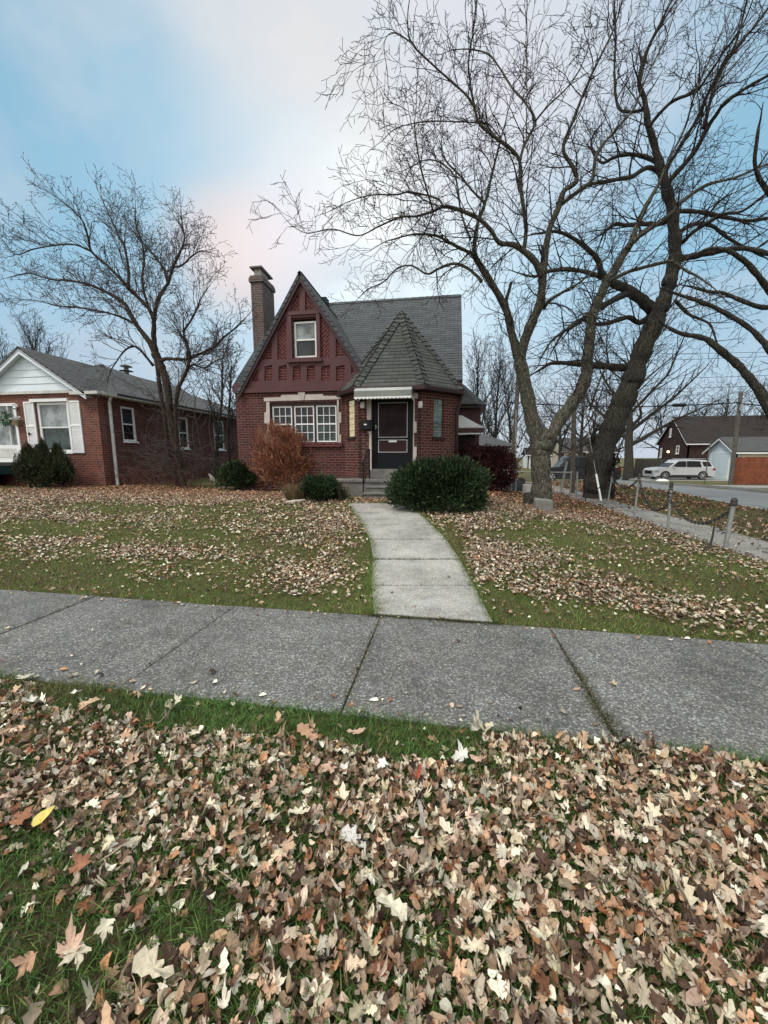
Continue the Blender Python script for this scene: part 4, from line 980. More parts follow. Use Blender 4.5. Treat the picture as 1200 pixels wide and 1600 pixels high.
p = at(1035, 751, 33.5); z_ = hz(p.x, 33.5); m = MB(); m.lathe((p.x, 33.5, z_), [(.45, 0), (.38, .1), (.2, .16), (.0, .18)], sides=9); one(m, 'white_bag', M_['plastic_w'], 'small crumpled white bag lying at the far kerb in front of the silver car', 'bag')
p = at(1101, 752, 27.); m = MB(); m.tube([(p.x, 27., hz(p.x, 27)-.2), tuple(at(1110, 690, 27.))], .035, 6); one(m, 'wooden_stake', M_['pole'], 'thin pale stake standing in front of the rear wheel of the silver car', 'stake')
# ================================================================== cars
def car(name, label, O, dirv, Ln, W, H, mat, pickup=False, sc=1.):
    """side profile lofted across the width; local x forward, y sideways"""
    t = thing(name, label, 'car', O); d = Vector((dirv[0], dirv[1], 0)).normalized(); s_ = Vector((-d.y, d.x, 0)); O = Vector(O)
    def P(x, y, z): return O+(d*x+s_*y+Vector((0, 0, z)))*sc
    l = Ln/2/sc; g = .24
    if pickup: low = [(-l, .5), (-l, 1.02), (-l+.1, 1.06), (l-1.9, 1.06), (l-1.3, 1.08), (l-.15, 1.0), (l, .85), (l, .42)]; cab = [(-.95, 1.06), (-.85, H), (.75, H), (1.35, 1.06)]
    else: low = [(-l, .45), (-l+.02, .8), (-l+.06, 1.07), (l-1.45, 1.12), (l-.7, 1.07), (l-.18, .97), (l, .76), (l-.02, .35)]; cab = [(-l+.06, 1.06), (-l+.42, H-.16), (-l+.8, H-.06), (-.2, H), (.45, H-.05), (l-1.2, 1.10)]
    wx = (l-.95, -l+1.0); wr = .37
    def arch(pts, c):  return [(c+math.cos(a)*.43, .36+math.sin(a)*.43) for a in np.linspace(0, PI, 9)]
    bottom = [(l-.03, g)]+arch(None, wx[0])+arch(None, wx[1])+[(-l+.05, g)]
    bottom = [(x, max(z, g)) for x, z in bottom]
    outl = low+bottom
    m = MB(); n = len(outl)
    secs = [(-W/2, .97), (-W/2+.06, 1.), (W/2-.06, 1.), (W/2, .97)]
    fr = Fr(P(0, 0, 0), (d.x, d.y))
    m.plate(fr, [(x*sc, O.z+z*sc) for x, z in outl][::-1], [], -W/2*sc, W/2*sc)
    body = m.build('body', M_[mat], t, bevel=.05)
    m = MB(); k = len(cab); ins = .17
    vs = [P(x, -W/2+.03, z) if z < 1.1 else P(x, -W/2+ins, z) for x, z in cab]+[P(x, W/2-.03, z) if z < 1.1 else P(x, W/2-ins, z) for x, z in cab]
    vs = [v-Vector((0, 0, .01)) for v in vs]
    m.mesh(vs, [tuple(range(k))[::-1], tuple(range(k, 2*k))]+[(j, (j+1) % k, (j+1) % k+k, j+k) for j in range(k)]); m.build('cabin', M_[mat], t, bevel=.05)
    # glass on both sides
    m = MB()
    def sideq(x0, x1, x2, x3, za, zb_):
        for sg in (-1, 1):
            def q(x, z): tt = (z-1.06)/(H-1.06); return P(x, sg*(W/2-.03-(ins-.03)*tt+.008), z-.01)
            pts = [q(x0, za), q(x1, za), q(x2, zb_), q(x3, zb_)]; m.face(pts if sg < 0 else pts[::-1])
    zt_ = H-.11
    if pickup: sideq(-.82, .08, .08, -.74, 1.1, zt_); sideq(.14, 1.12, .64, .14, 1.1, zt_)
    else: sideq(-l+.3, -l+.95, -l+1.1, -l+.52, 1.2, zt_-.1); sideq(-l+1.12, -.18, -.18, -l+1.28, 1.15, zt_-.05); sideq(-.10, l-1.5, .5, -.10, 1.16, zt_-.06)
    a, b = cab[-1], cab[-2]
    m.face([P(a[0]+.0, -W/2+.15, a[1]+.03), P(a[0], W/2-.15, a[1]+.03), P(b[0]+.06, W/2-ins-.08, b[1]-.08), P(b[0]+.06, -W/2+ins+.08, b[1]-.08)])
    m.build('window', M_['glass_car'], t)
    for sx in wx:
        for sg in (-1, 1):
            prof = [(0, -.1), (wr-.04, -.1), (wr, -.07), (wr, .07), (wr-.04, .1), (wr*.7, .1), (wr*.68, .06), (0, .06)]
            m = MB(); 
            def ring(profile, mm):
                vs = []; fs = []; S_ = 24
                for (r_, h) in profile:
                    for j in range(S_): aa = 2*PI*j/S_; vs.append(P(sx+r_*math.cos(aa), sg*(W/2-.1+h), .37+r_*math.sin(aa)))
                for k_ in range(len(profile)-1):
                    for j in range(S_): j2 = (j+1) % S_; fs.append((k_*S_+j, k_*S_+j2, (k_+1)*S_+j2, (k_+1)*S_+j))
                mm.mesh(vs, fs)
            ring(prof, m); w = m.build('wheel', M_['tyre'], t)
            m = MB(); ring([(0, .115), (.06, .115), (.08, .095), (.0, .09)], m)
            for q in range(6):
                aa = q*PI/3; c_, s2 = math.cos(aa), math.sin(aa); e = Vector((0, 0, 0))
                m.hexa([P(sx+c_*r_-s2*w_, sg*(W/2-.1+h), .37+s2*r_+c_*w_) for h in (.075, .105) for r_, w_ in ((.04, -.03), (.25, -.035), (.25, .035), (.04, .03))])
            ring([(.25, .07), (.26, .108), (.235, .108), (.235, .07)], m); m.build('rim', M_['rim'], w)
    for sg in (-1, 1):
        m = MB(); m.hexa([P(x, y, z) for z in (.66, .84) for x, y in ((l-.32, sg*(W/2-.38)), (l+.0, sg*(W/2-.38)), (l-.06, sg*(W/2-.0)), (l-.42, sg*(W/2+.006)))]); m.build('headlight', M_['glass_pale'], t)
        m = MB(); m.hexa([P(x, y, z) for z in (.85, 1.03) for x, y in ((-l-.015, sg*(W/2-.3)), (-l+.2, sg*(W/2-.3)), (-l+.25, sg*(W/2+.006)), (-l-.0, sg*(W/2+.006)))]); m.build('tail_light', M_['red_lamp'], t)
        m = MB(); m.hexa([P(x, y, z) for z in (1.04, 1.16) for x, y in ((.85, sg*(W/2-.02)), (1.02, sg*(W/2-.02)), (1.0, sg*(W/2+.16)), (.88, sg*(W/2+.16)))]); m.build('wing_mirror', M_[mat], t, bevel=.02)
        if not pickup: m = MB(); m.tube([P(-l+.75, sg*(W/2-ins-.08), H+.04), P(.2, sg*(W/2-ins-.08), H+.045)], .022, 6); m.build('roof_rail', M_['rim'], t)
    m = MB(); m.hexa([P(x, y, z) for z in (.5, .8) for x, y in ((l-.1, -W/2+.42), (l+.015, -W/2+.42), (l+.015, W/2-.42), (l-.1, W/2-.42))]); m.build('grille', M_['black'], t)
    m = MB(); m.hexa([P(x, y, z) for z in (.2, .34) for x, y in ((-l+.1, -W/2+.03), (l-.1, -W/2+.03), (l-.1, W/2-.03), (-l+.1, W/2-.03))]); m.build('underbody', M_['tyre'], t)
    m = MB()
    for sg in (-1, 1): m.hexa([P(x, y, z) for z in (g, .42) for x, y in ((wx[1]+.46, sg*(W/2-.01)), (wx[0]-.46, sg*(W/2-.01)), (wx[0]-.46, sg*(W/2+.012)), (wx[1]+.46, sg*(W/2+.012)))])
    m.build('side_skirt', M_['tyre'], t)
    return t
YS = 36.; xa, xb = at(1021, 735, YS-.9).x, at(1119, 735, YS-.9).x
car('parked_suv', 'silver sport utility car parked across the street in front of the pale garage', ((xa+xb)/2, YS, hz(19, YS)+.05), (-1, -.04), xb-xa, 1.95, 1.82, 'silver', sc=(xb-xa)/5.05); print('suv', xa, xb)
YP = 31.; xc = at(898, 735, YP).x
car('parked_pickup', 'black pickup truck parked behind the grey utility pole', (xc, YP, hz(xc, YP)+.0), (-1, 0), 5.7, 1.95, 1.9, 'car_black', True)

# ================================================================== trees
def V3(p): return Vector(p)
CF = Vector((-sa*ct, ca*ct, -st))
def px2m(p): return max(.5, (p-Vector((0, 0, EYE))).dot(CF))/F
def smooth_line(pts, rad, n=6):
    P = [pts[0]*2-pts[1]]+pts+[pts[-1]*2-pts[-2]]; out = []; ro = []
    for i in range(1, len(P)-2):
        a, b, c, d = P[i-1], P[i], P[i+1], P[i+2]
        for k in range(n):
            t = k/n; out.append(.5*((2*b)+(c-a)*t+(2*a-5*b+4*c-d)*t*t+(3*b-a-3*c+d)*t**3)); ro.append(rad[i-1]*(1-t)+rad[i]*t)
    out.append(pts[-1]); ro.append(rad[-1]); return out, ro
class Tree:
    def __init__(s, name, label, base, bark, twig, group=None, seed=1, ws=1.):
        s.ws = ws
        s.t = thing(name, label, 'tree', tuple(base), group); s.m = MB(); s.seg = []; s.tw = []; s.bark = bark; s.twig = twig; s.rn = random.Random(seed); s.limbs = []
    def limb(s, pix, Y, d0=0., d1=0., grow=True, sides=9, rough=.06, base=None):
        """a limb measured on the photograph (x, y, width), at depth Y, reaching d0..d1 nearer or farther"""
        n = len(pix); pts = []; rad = []
        for k, (x, y, w) in enumerate(pix):
            tt = k/(n-1); p = at(x, y, Y+d0+(d1-d0)*tt); pts.append(p); rad.append(w/2*px2m(p)*s.ws)
        if base is not None: pts = [Vector(base)]+pts; rad = [rad[0]*1.25]+rad
        P, Rr = smooth_line(pts, rad); amp = rough
        f0 = s.rn.uniform(0, 6); Rr = [r*(1+amp*math.sin(f0+i*.9)+amp*.5*s.rn.uniform(-1, 1)) for i, r in enumerate(Rr)]
        P = [p+Vector([s.rn.gauss(0, r*.05) for _ in range(3)]) for p, r in zip(P, Rr)]
        s.m.tube(P, Rr, sides); 
        if grow: s.limbs.append((P, Rr))
        return P, Rr
    def grow(s, p, d, Ln, r, lv, K):
        rn = s.rn; st_ = K['step'][lv]; n = max(3, int(Ln/st_)); rt = max(K['rmin'], r*.3); acc = rn.uniform(0, K['gap'][lv])
        w = K['wig'][lv]; tr = K['trop'][lv]
        for k in range(n):
            d = d+Vector((rn.gauss(0, w), rn.gauss(0, w), rn.gauss(0, w)+tr)); d.normalize(); q = p+d*st_
            r0 = r+(rt-r)*k/n; r1 = r+(rt-r)*(k+1)/n; s.seg.append((p, q, r0, r1)); acc += st_
            if lv+1 < len(K['len']) and acc >= K['gap'][lv] and k > 0:
                acc = 0; ax = Vector((rn.gauss(0, 1), rn.gauss(0, 1), rn.gauss(0, 1))); ax = ax.cross(d)
                if ax.length > 1e-3:
                    ax.normalize(); a = rn.uniform(*K['ang']); cd = d*math.cos(a)+ax*math.sin(a)
                    l2 = K['len'][lv+1]*rn.uniform(.5, 1.15)*(1-.45*k/n); s.grow(q, cd, l2, max(K['rmin'], r1*.65), lv+1, K)
            p = q
        if K.get('bud') and lv >= 1: s.seg.append((p, p+d*.03, K['bud'], K['bud']*.3))
    def sprout(s, K, spacing=.3, start=.12, dens=1.):
        for P, Rr in s.limbs:
            L_ = 0; tot = sum((b-a).length for a, b in zip(P[:-1], P[1:])); nx = tot*start
            acc = 0
            for i in range(len(P)-1):
                a, b = P[i], P[i+1]; l = (b-a).length
                if l < 1e-5: continue
                while nx < acc+l:
                    t = (nx-acc)/l; p = a.lerp(b, t); d = (b-a)/l; ax = Vector([s.rn.gauss(0, 1) for _ in range(3)]).cross(d).normalized(); an = s.rn.uniform(*K['ang'])
                    cd = d*math.cos(an)+ax*math.sin(an); cd += Vector(K.get('bias', (0, 0, .2))); cd.normalize()
                    fr_ = nx/tot; Ln = K['len'][0]*s.rn.uniform(.55, 1.2)*(1.12-.72*fr_)
                    s.grow(p, cd, Ln, min(Rr[i]*.5, K['r0']*s.rn.uniform(.7, 1.2)), 0, K); nx += spacing*s.rn.uniform(.6, 1.4)/dens
                acc += l
            d = (P[-1]-P[-2]).normalized(); s.grow(P[-1], d, K['len'][0]*.35, Rr[-1]*.9, 0, K)
    def finish(s, sides=3, thick=.016):
        s.m.build('trunk', s.bark, s.t, smooth=True)
        A = np.array([(*a, *b, c, d) for a, b, c, d in s.seg], float)
        if len(A) == 0: return
        big = (A[:, 6] > thick)
        for nm_, sel, sd in (('crown', big | ~big, 4),):
            B = A[sel]
            if len(B) == 0: continue
            p, q, r0, r1 = B[:, :3], B[:, 3:6], B[:, 6], B[:, 7]; d = q-p; d /= np.linalg.norm(d, axis=1)[:, None]+1e-9
            ref = np.where(np.abs(d[:, 2:3]) < .9, np.array([[0, 0, 1.]]), np.array([[1., 0, 0]])); a = np.cross(d, ref); a /= np.linalg.norm(a, axis=1)[:, None]; b = np.cross(d, a)
            vs = []
            for c_, r_ in ((p, r0), (q, r1)):
                for j in range(sd): t = 2*PI*j/sd; vs.append(c_+(a*math.cos(t)+b*math.sin(t))*r_[:, None])
            Vv = np.stack(vs, 1).reshape(-1, 3); o = (np.arange(len(B))*2*sd)[:, None]
            f = np.concatenate([o+np.array([j, (j+1) % sd, (j+1) % sd+sd, j+sd]) for j in range(sd)], 0)
            np_mesh(nm_, Vv, f, s.twig, s.t, smooth=True)
        print(s.t.name, 'segs', len(A))

# --- forked yard tree
YB = 10.75; base = G(845, 797)
T = Tree('maple_tree', 'tall bare forked tree with grey bark standing on the lawn right of the house', base, M_['bark'], M_['twig'], seed=3, ws=.62)
lb = base-Vector((0, 0, .15))
T.limb([(845, 810, 80), (845, 796, 64), (845, 780, 50), (845, 745, 45), (844, 712, 47), (848, 692, 48), (850, 680, 38), (851, 668, 14)], YB, grow=False, sides=16, rough=.05)
T.limb([(846, 715, 34), (838, 680, 37), (828, 640, 34), (820, 600, 32), (812, 560, 30), (808, 540, 30)], YB, grow=False, sides=14)
T.limb([(813, 570, 26), (802, 530, 20), (795, 500, 19), (785, 472, 17), (760, 430, 16), (743, 402, 14), (741, 385, 10), (747, 347, 9), (758, 317, 8), (770, 267, 6), (780, 227, 5), (790, 190, 3)], YB, 0, -1.2)
T.limb([(788, 478, 9), (795, 455, 8), (799, 440, 7)], YB, -.1, -.3, grow=False)
T.limb([(743, 402, 10), (737, 396, 8), (717, 387, 8), (703, 379, 7), (683, 369, 6), (660, 366, 5), (640, 367, 4), (610, 375, 3)], YB, -.6, -1.6)
T.limb([(752, 440, 9), (745, 431, 7), (727, 417, 7), (707, 412, 7), (685, 420, 6), (667, 428, 5), (643, 415, 4), (620, 420, 4), (600, 440, 3), (575, 452, 3), (560, 466, 2)], YB, -.4, .6)
T.limb([(812, 570, 26), (816, 545, 24), (827, 513, 24), (842, 480, 22), (847, 450, 20), (848, 423, 20)], YB, 0, -.5, sides=12)
T.limb([(847, 432, 18), (838, 412, 17), (823, 396, 15), (803, 383, 13), (780, 379, 11), (767, 360, 10), (747, 341, 10), (717, 328, 9), (693, 323, 8), (677, 330, 6), (650, 338, 5), (627, 339, 5), (593, 353, 4), (560, 368, 3), (520, 358, 3), (480, 364, 2), (455, 352, 2)], YB, -.5, -2.4)
T.limb([(693, 323, 6), (682, 310, 5), (640, 300, 4), (620, 304, 4), (580, 305, 3), (545, 315, 2), (515, 330, 2)], YB, -1.8, -.8)
T.limb([(677, 330, 5), (665, 290, 4), (655, 250, 4), (648, 200, 3), (650, 170, 2)], YB, -1.7, -2.6)
T.limb([(848, 430, 18), (853, 387, 15), (860, 353, 14), (872, 328, 13), (880, 300, 12), (900, 284, 11), (897, 265, 10), (880, 232, 8), (895, 190, 7), (917, 133, 6), (940, 85, 5), (960, 43, 4), (972, 0, 3), (980, -30, 2)], YB, -.5, -1.5)
T.limb([(862, 350, 11), (872, 325, 10), (905, 298, 9), (925, 280, 9), (933, 240, 8), (960, 205, 6), (990, 170, 5), (1010, 120, 4), (1040, 60, 3), (1060, 0, 2)], YB, -.4, .8)
T.limb([(827, 400, 12), (819, 392, 10), (822, 360, 10), (818, 325, 9), (814, 295, 9), (812, 252, 8), (795, 230, 8), (777, 217, 8), (750, 194, 7), (741, 165, 6), (735, 130, 5), (732, 95, 4), (740, 45, 4), (745, -5, 3)], YB, -.5, -1.8)
T.limb([(742, 168, 6), (728, 148, 5), (705, 127, 5), (675, 100, 4), (643, 67, 4), (637, 30, 3), (641, -10, 2)], YB, -1.5, -2.4)
T.limb([(643, 67, 3), (625, 55, 3), (610, 52, 2), (600, 70, 2), (605, 110, 2)], YB, -2.3, -2.8)
T.limb([(812, 252, 8), (820, 225, 7), (836, 190, 6), (820, 160, 5), (800, 137, 5), (780, 105, 4), (762, 84, 4), (733, 77, 3), (705, 78, 2)], YB, -1., .2)
T.limb([(836, 190, 5), (848, 175, 4), (862, 160, 4), (885, 138, 3), (905, 110, 3), (925, 60, 2)], YB, -1.2, -1.8)
T.limb([(850, 482, 9), (858, 470, 9), (880, 456, 7), (903, 443, 5), (925, 425, 4), (950, 400, 3)], YB, -.2, -1.2)
T.limb([(822, 215, 3), (823, 150, 2), (822, 60, 2), (824, -10, 2)], YB, -1.5, -2)
T.limb([(735, 375, 6), (720, 330, 5), (712, 280, 4), (690, 255, 4), (665, 250, 3), (640, 262, 2)], YB, .2, 1.4)
T.limb([(756, 315, 5), (740, 300, 5), (715, 270, 4), (700, 255, 4), (690, 235, 3), (692, 195, 2)], YB, -.9, -1.)
T.limb([(812, 300, 6), (800, 250, 3), (770, 200, 3), (745, 192, 3), (710, 190, 3), (665, 190, 3), (620, 200, 2), (597, 220, 2)], YB, 0., -.8)
T.limb([(848, 712, 32), (856, 690, 32), (872, 662, 32), (890, 635, 31), (905, 615, 30), (915, 590, 28), (918, 560, 25), (922, 525, 24), (928, 487, 23), (945, 447, 22), (958, 425, 20), (970, 404, 19), (986, 380, 16)], YB, 0, .6, grow=True, sides=14)
T.limb([(980, 390, 15), (988, 372, 13), (997, 348, 13), (1008, 325, 12), (1019, 305, 10), (1030, 285, 8), (1045, 250, 6), (1070, 200, 5), (1085, 150, 4), (1110, 90, 3), (1140, 20, 2)], YB, .5, 1.4)
T.limb([(984, 383, 13), (998, 370, 12), (1013, 359, 12), (1032, 346, 11), (1051, 332, 11), (1067, 314, 9), (1100, 291, 8), (1130, 282, 6), (1150, 277, 6), (1185, 262, 5), (1215, 250, 4)], YB, .5, -.5)
T.limb([(955, 440, 11), (960, 435, 9), (981, 425, 9), (1005, 418, 8), (1029, 412, 8), (1051, 409, 8), (1072, 423, 6), (1090, 432, 5), (1115, 450, 3), (1135, 470, 2)], YB, .4, -.6)
T.limb([(922, 640, 6), (935, 600, 4), (950, 560, 3), (935, 520, 2)], YB, .3, -1.)
KB = dict(len=[1.7, .85, .40, .18], step=[.13, .10, .07, .05], gap=[.15, .11, .085, 9], wig=[.13, .15, .17, .15], trop=[.012, -.01, -.005, 0], rmin=.0042, r0=.015, ang=(.45, 1.15), bias=(0, 0, .12), bud=.006)
T.sprout(KB, .24, .10)
T.finish()
# --- big dark leaning tree
YC = 15.5; base = G(934, 779); base = Vector((at(934, 779, YC).x, YC, hz(6, YC)))
T = Tree('leaning_tree', 'huge dark leaning tree with ivy stems on its base beside the street', base, M_['bark_dark'], M_['twig'], seed=5, ws=.79)
T.limb([(933, 796, 66), (932, 782, 50), (931, 755, 43), (935, 722, 41), (951, 682, 41), (969, 640, 41), (984, 603, 38), (995, 575, 35), (1006, 540, 34), (1022, 505, 33), (1034, 478, 28), (1044, 448, 25), (1051, 420, 24), (1055, 390, 22), (1053, 360, 20), (1050, 325, 19), (1042, 300, 18), (1032, 262, 15), (1022, 225, 12), (1013, 195, 11), (1007, 155, 9), (998, 127, 7), (1010, 80, 5), (1035, 30, 4), (1055, -10, 3)], YC, 0, -2, sides=16, rough=.09)
T.limb([(1030, 500, 22), (1020, 485, 22), (995, 463, 20), (975, 450, 18), (955, 441, 15), (941, 430, 13), (935, 408, 10), (920, 391, 9), (895, 372, 7), (870, 362, 6), (840, 365, 4)], YC, -.3, -2)
T.limb([(945, 435, 10), (925, 428, 9), (907, 423, 8), (880, 421, 8), (858, 424, 7), (835, 432, 5), (815, 428, 3)], YC, -1, .5)
T.limb([(1025, 490, 13), (1010, 498, 11), (998, 504, 10), (983, 496, 9), (965, 500, 9), (949, 505, 8), (928, 506, 7), (905, 500, 6), (880, 520, 5), (865, 545, 3)], YC, -.3, -1.6)
T.limb([(998, 462, 14), (980, 459, 13), (962, 467, 12), (942, 478, 11), (925, 488, 9), (900, 505, 8), (878, 520, 6), (860, 535, 4), (845, 560, 3)], YC, -.6, -2.2)
T.limb([(985, 575, 15), (965, 574, 14), (933, 571, 13), (905, 569, 10), (879, 567, 8), (860, 568, 7), (845, 577, 5), (835, 583, 3)], YC, -.1, -.4)
T.limb([(1055, 408, 14), (1066, 404, 13), (1085, 400, 12), (1105, 396, 11), (1136, 390, 10), (1165, 388, 9), (1200, 396, 9), (1230, 405, 8)], YC, -.8, -2.5)
T.limb([(1048, 342, 10), (1030, 350, 9), (1000, 350, 8), (978, 352, 7), (960, 350, 6), (945, 362, 5), (930, 372, 3)], YC, -.9, -2)
T.limb([(1035, 272, 9), (1013, 262, 8), (987, 276, 8), (967, 280, 7), (945, 284, 7), (913, 290, 5), (895, 305, 3)], YC, -1.2, -2.8)
T.limb([(1032, 258, 8), (1013, 247, 8), (987, 241, 7), (962, 245, 6), (940, 254, 5), (925, 235, 4), (925, 215, 3), (935, 200, 2)], YC, -1.2, -.2)
T.limb([(1040, 300, 11), (1047, 282, 10), (1068, 258, 9), (1088, 233, 9), (1107, 197, 8), (1120, 178, 7), (1133, 160, 7), (1165, 138, 6), (1200, 118, 5), (1235, 100, 4)], YC, -1.2, -3.2)
T.limb([(1038, 280, 8), (1043, 262, 7), (1065, 225, 7), (1088, 188, 6), (1100, 160, 6), (1113, 133, 5), (1130, 100, 5), (1150, 67, 4), (1167, 0, 3), (1172, -20, 2)], YC, -1.2, -2.6)
T.limb([(1100, 200, 7), (1112, 150, 6), (1128, 110, 5), (1150, 75, 5), (1180, 40, 4), (1210, 0, 3)], YC, -2, -1)
T.limb([(1014, 198, 7), (1030, 178, 6), (1053, 157, 6), (1087, 143, 5), (1105, 120, 4), (1130, 83, 4), (1160, 40, 3), (1180, -10, 2)], YC, -1.7, -3.4)
T.limb([(1000, 130, 5), (1013, 77, 4), (1035, 35, 4), (1057, 0, 3), (1070, -30, 2)], YC, -1.9, -1.2)
T.limb([(1010, 170, 6), (985, 175, 5), (965, 165, 5), (960, 110, 4), (962, 60, 4), (960, 10, 3)], YC, -1.5, -.5)
T.limb([(1047, 372, 9), (1062, 362, 8), (1085, 350, 8), (1110, 352, 7), (1135, 370, 6), (1160, 385, 5), (1190, 400, 4)], YC, -.8, .8)
T.limb([(1050, 330, 8), (1075, 330, 8), (1100, 332, 7), (1130, 338, 6), (1165, 345, 6), (1205, 340, 5), (1240, 330, 4)], YC, -.8, -1.8)
T.limb([(1052, 388, 9), (1068, 377, 8), (1080, 365, 7), (1100, 352, 7), (1130, 335, 6), (1160, 330, 5), (1200, 300, 4)], YC, -.8, -3)
T.limb([(1055, 470, 7), (1075, 490, 6), (1090, 497, 5), (1110, 508, 4), (1120, 535, 3)], YC, -.5, -1)
KC = dict(len=[2.3, 1.1, .5, .22], step=[.2, .15, .1, .08], gap=[.26, .17, .12, 9], wig=[.10, .13, .16, .15], trop=[.035, .02, .0, 0], rmin=.0046, r0=.024, ang=(.4, 1.1), bias=(.15, 0, .3))
T.sprout(KC, .33, .20)
# ivy stems round the base
for k in range(90):
    a = T.rn.uniform(0, 2*PI); x0_, z0_ = base.x+.5*math.cos(a), base.z; p = Vector((x0_, base.y+.45*math.sin(a), z0_)); r_ = T.rn.uniform(.008, .02)
    tgt = at(944+T.rn.uniform(-22, 22), T.rn.uniform(650, 730), YC)+Vector((0, T.rn.uniform(-.6, .3), 0)); n_ = 14
    for j in range(n_):
        q = p.lerp(tgt, 1/(n_-j))+Vector([T.rn.gauss(0, .06) for _ in range(3)]); T.seg.append((p, q, r_, r_)); p = q
T.finish()
# --- tree leaning in from beyond the right edge
YD = 11.2; bD = at(1296, 850, YD); bD.z = 0
T = Tree('street_tree', 'arching dark limbs of a tree rooted beyond the right edge', bD, M_['bark_dark'], M_['twig'], seed=8, ws=.88)
T.limb([(1296, 862, 46), (1290, 800, 38), (1272, 745, 30), (1245, 700, 24), (1222, 668, 20), (1203, 640, 17), (1187, 612, 15), (1170, 590, 13), (1155, 572, 12), (1135, 555, 12), (1118, 541, 11), (1104, 530, 9), (1085, 525, 8), (1067, 522, 7), (1050, 515, 6), (1037, 507, 4)], YD, 0, .8, grow=True, sides=14)
T.limb([(1270, 745, 24), (1255, 680, 20), (1240, 620, 17), (1220, 575, 14), (1200, 543, 11), (1187, 528, 9), (1170, 512, 8), (1147, 497, 8), (1120, 482, 7), (1093, 471, 7), (1075, 465, 6), (1053, 458, 4)], YD, 0, 1., sides=12)
T.limb([(1255, 680, 18), (1262, 600, 16), (1240, 520, 14), (1215, 475, 12), (1200, 452, 10), (1185, 432, 9), (1168, 412, 9), (1155, 402, 8), (1138, 392, 7), (1110, 388, 5), (1085, 398, 4)], YD, 0, -1.)
T.limb([(1215, 478, 10), (1190, 480, 8), (1160, 470, 7), (1130, 458, 6), (1105, 455, 5), (1080, 448, 4)], YD, .3, 1.)
T.limb([(1262, 600, 14), (1275, 480, 12), (1262, 380, 10), (1230, 330, 9), (1200, 300, 8), (1180, 260, 6), (1185, 200, 5)], YD, 0, -1.4)
KD = dict(KB); KD['len'] = [1.1, .6, .3, .14]; KD['gap'] = [.22, .15, .1, 9]; KD['bias'] = (0, 0, 0.1)
T.sprout(KD, .55, .45)
T.finish()
# --- left multi-stem tree
YA = 12.3; bA = G(284, 762)
YA = bA.y
T = Tree('magnolia_tree', 'bare spreading grey tree with twiggy base standing before the neighbouring brick house', bA, M_['bark_red'], M_['twig_grey'], seed=11, ws=.60)
T.limb([(289, 768, 20), (284, 745, 15), (279, 715, 14), (271, 685, 14), (266, 655, 15), (264, 620, 17), (258, 590, 19), (250, 570, 22), (243, 552, 20)], YA, 0, 0, grow=False, sides=12)
T.limb([(280, 765, 12), (268, 730, 11), (262, 700, 10), (258, 660, 10), (252, 620, 10), (247, 585, 10), (243, 556, 6)], YA, .25, 0, grow=False, sides=10)
T.limb([(277, 715, 9), (275, 680, 9), (274, 640, 9), (279, 608, 9), (290, 583, 8), (296, 560, 7), (293, 540, 6), (280, 520, 4)], YA, -.15, -.6)
T.limb([(244, 555, 16), (232, 532, 13), (213, 507, 11), (197, 478, 10), (183, 466, 9), (167, 457, 8), (150, 449, 7), (133, 443, 6), (105, 438, 5), (83, 437, 4), (60, 431, 3), (43, 427, 3), (15, 433, 2)], YA, 0, .8)
T.limb([(243, 550, 15), (240, 525, 12), (240, 500, 11), (232, 482, 10), (216, 465, 9), (200, 450, 9), (190, 437, 8), (180, 427, 7), (162, 410, 6), (143, 393, 6), (138, 373, 5), (130, 347, 4), (115, 330, 3), (100, 317, 2)], YA, 0, -1.2)
T.limb([(200, 452, 8), (201, 430, 7), (200, 415, 6), (194, 385, 5), (186, 370, 4), (180, 355, 4), (170, 335, 3), (160, 312, 2)], YA, -.6, -.2)
T.limb([(240, 505, 10), (243, 485, 9), (247, 468, 9), (256, 452, 8), (263, 442, 7), (268, 425, 6), (274, 410, 6), (284, 388, 5), (288, 372, 4), (285, 350, 3), (283, 330, 2)], YA, -.1, .9)
T.limb([(262, 442, 6), (256, 420, 5), (248, 408, 4), (235, 392, 3), (220, 378, 2)], YA, .4, 1.2)
T.limb([(270, 418, 5), (285, 414, 4), (300, 400, 4), (315, 392, 3), (330, 395, 2)], YA, .6, -.2)
T.limb([(247, 568, 11), (258, 561, 9), (275, 561, 8), (293, 561, 7), (312, 553, 7), (333, 543, 6), (350, 527, 5), (367, 513, 4), (380, 500, 3)], YA, 0, -.8)
T.limb([(293, 560, 7), (293, 537, 6), (287, 520, 5), (300, 498, 5), (307, 483, 4), (315, 465, 3), (325, 450, 2)], YA, -.3, -.8)
T.limb([(240, 572, 8), (232, 562, 6), (222, 550, 6), (213, 542, 5), (202, 543, 5), (192, 551, 4), (182, 565, 3), (173, 580, 3), (168, 598, 2)], YA, -.1, -1)
T.limb([(143, 393, 5), (120, 383, 4), (100, 382, 4), (75, 385, 3), (50, 390, 3), (25, 398, 2), (8, 380, 2)], YA, -.8, -1.8)
T.limb([(232, 482, 7), (222, 440, 5), (225, 410, 5), (222, 380, 4), (212, 350, 3), (212, 325, 2)], YA, 0, 1.)
T.limb([(210, 505, 7), (180, 492, 5), (150, 485, 4), (120, 480, 4), (90, 478, 3), (60, 470, 2), (35, 468, 2)], YA, .2, -.9)
T.limb([(290, 583, 6), (300, 570, 5), (320, 575, 4), (335, 565, 3), (350, 560, 2)], YA, 0, .5)
KA = dict(len=[1.45, .72, .34, .15], step=[.11, .09, .065, .05], gap=[.13, .10, .075, 9], wig=[.11, .13, .13, .12], trop=[.035, .03, .02, .02], rmin=.0042, r0=.016, ang=(.4, .95), bias=(0, 0, .3), bud=.012)
T.sprout(KA, .13, .12)
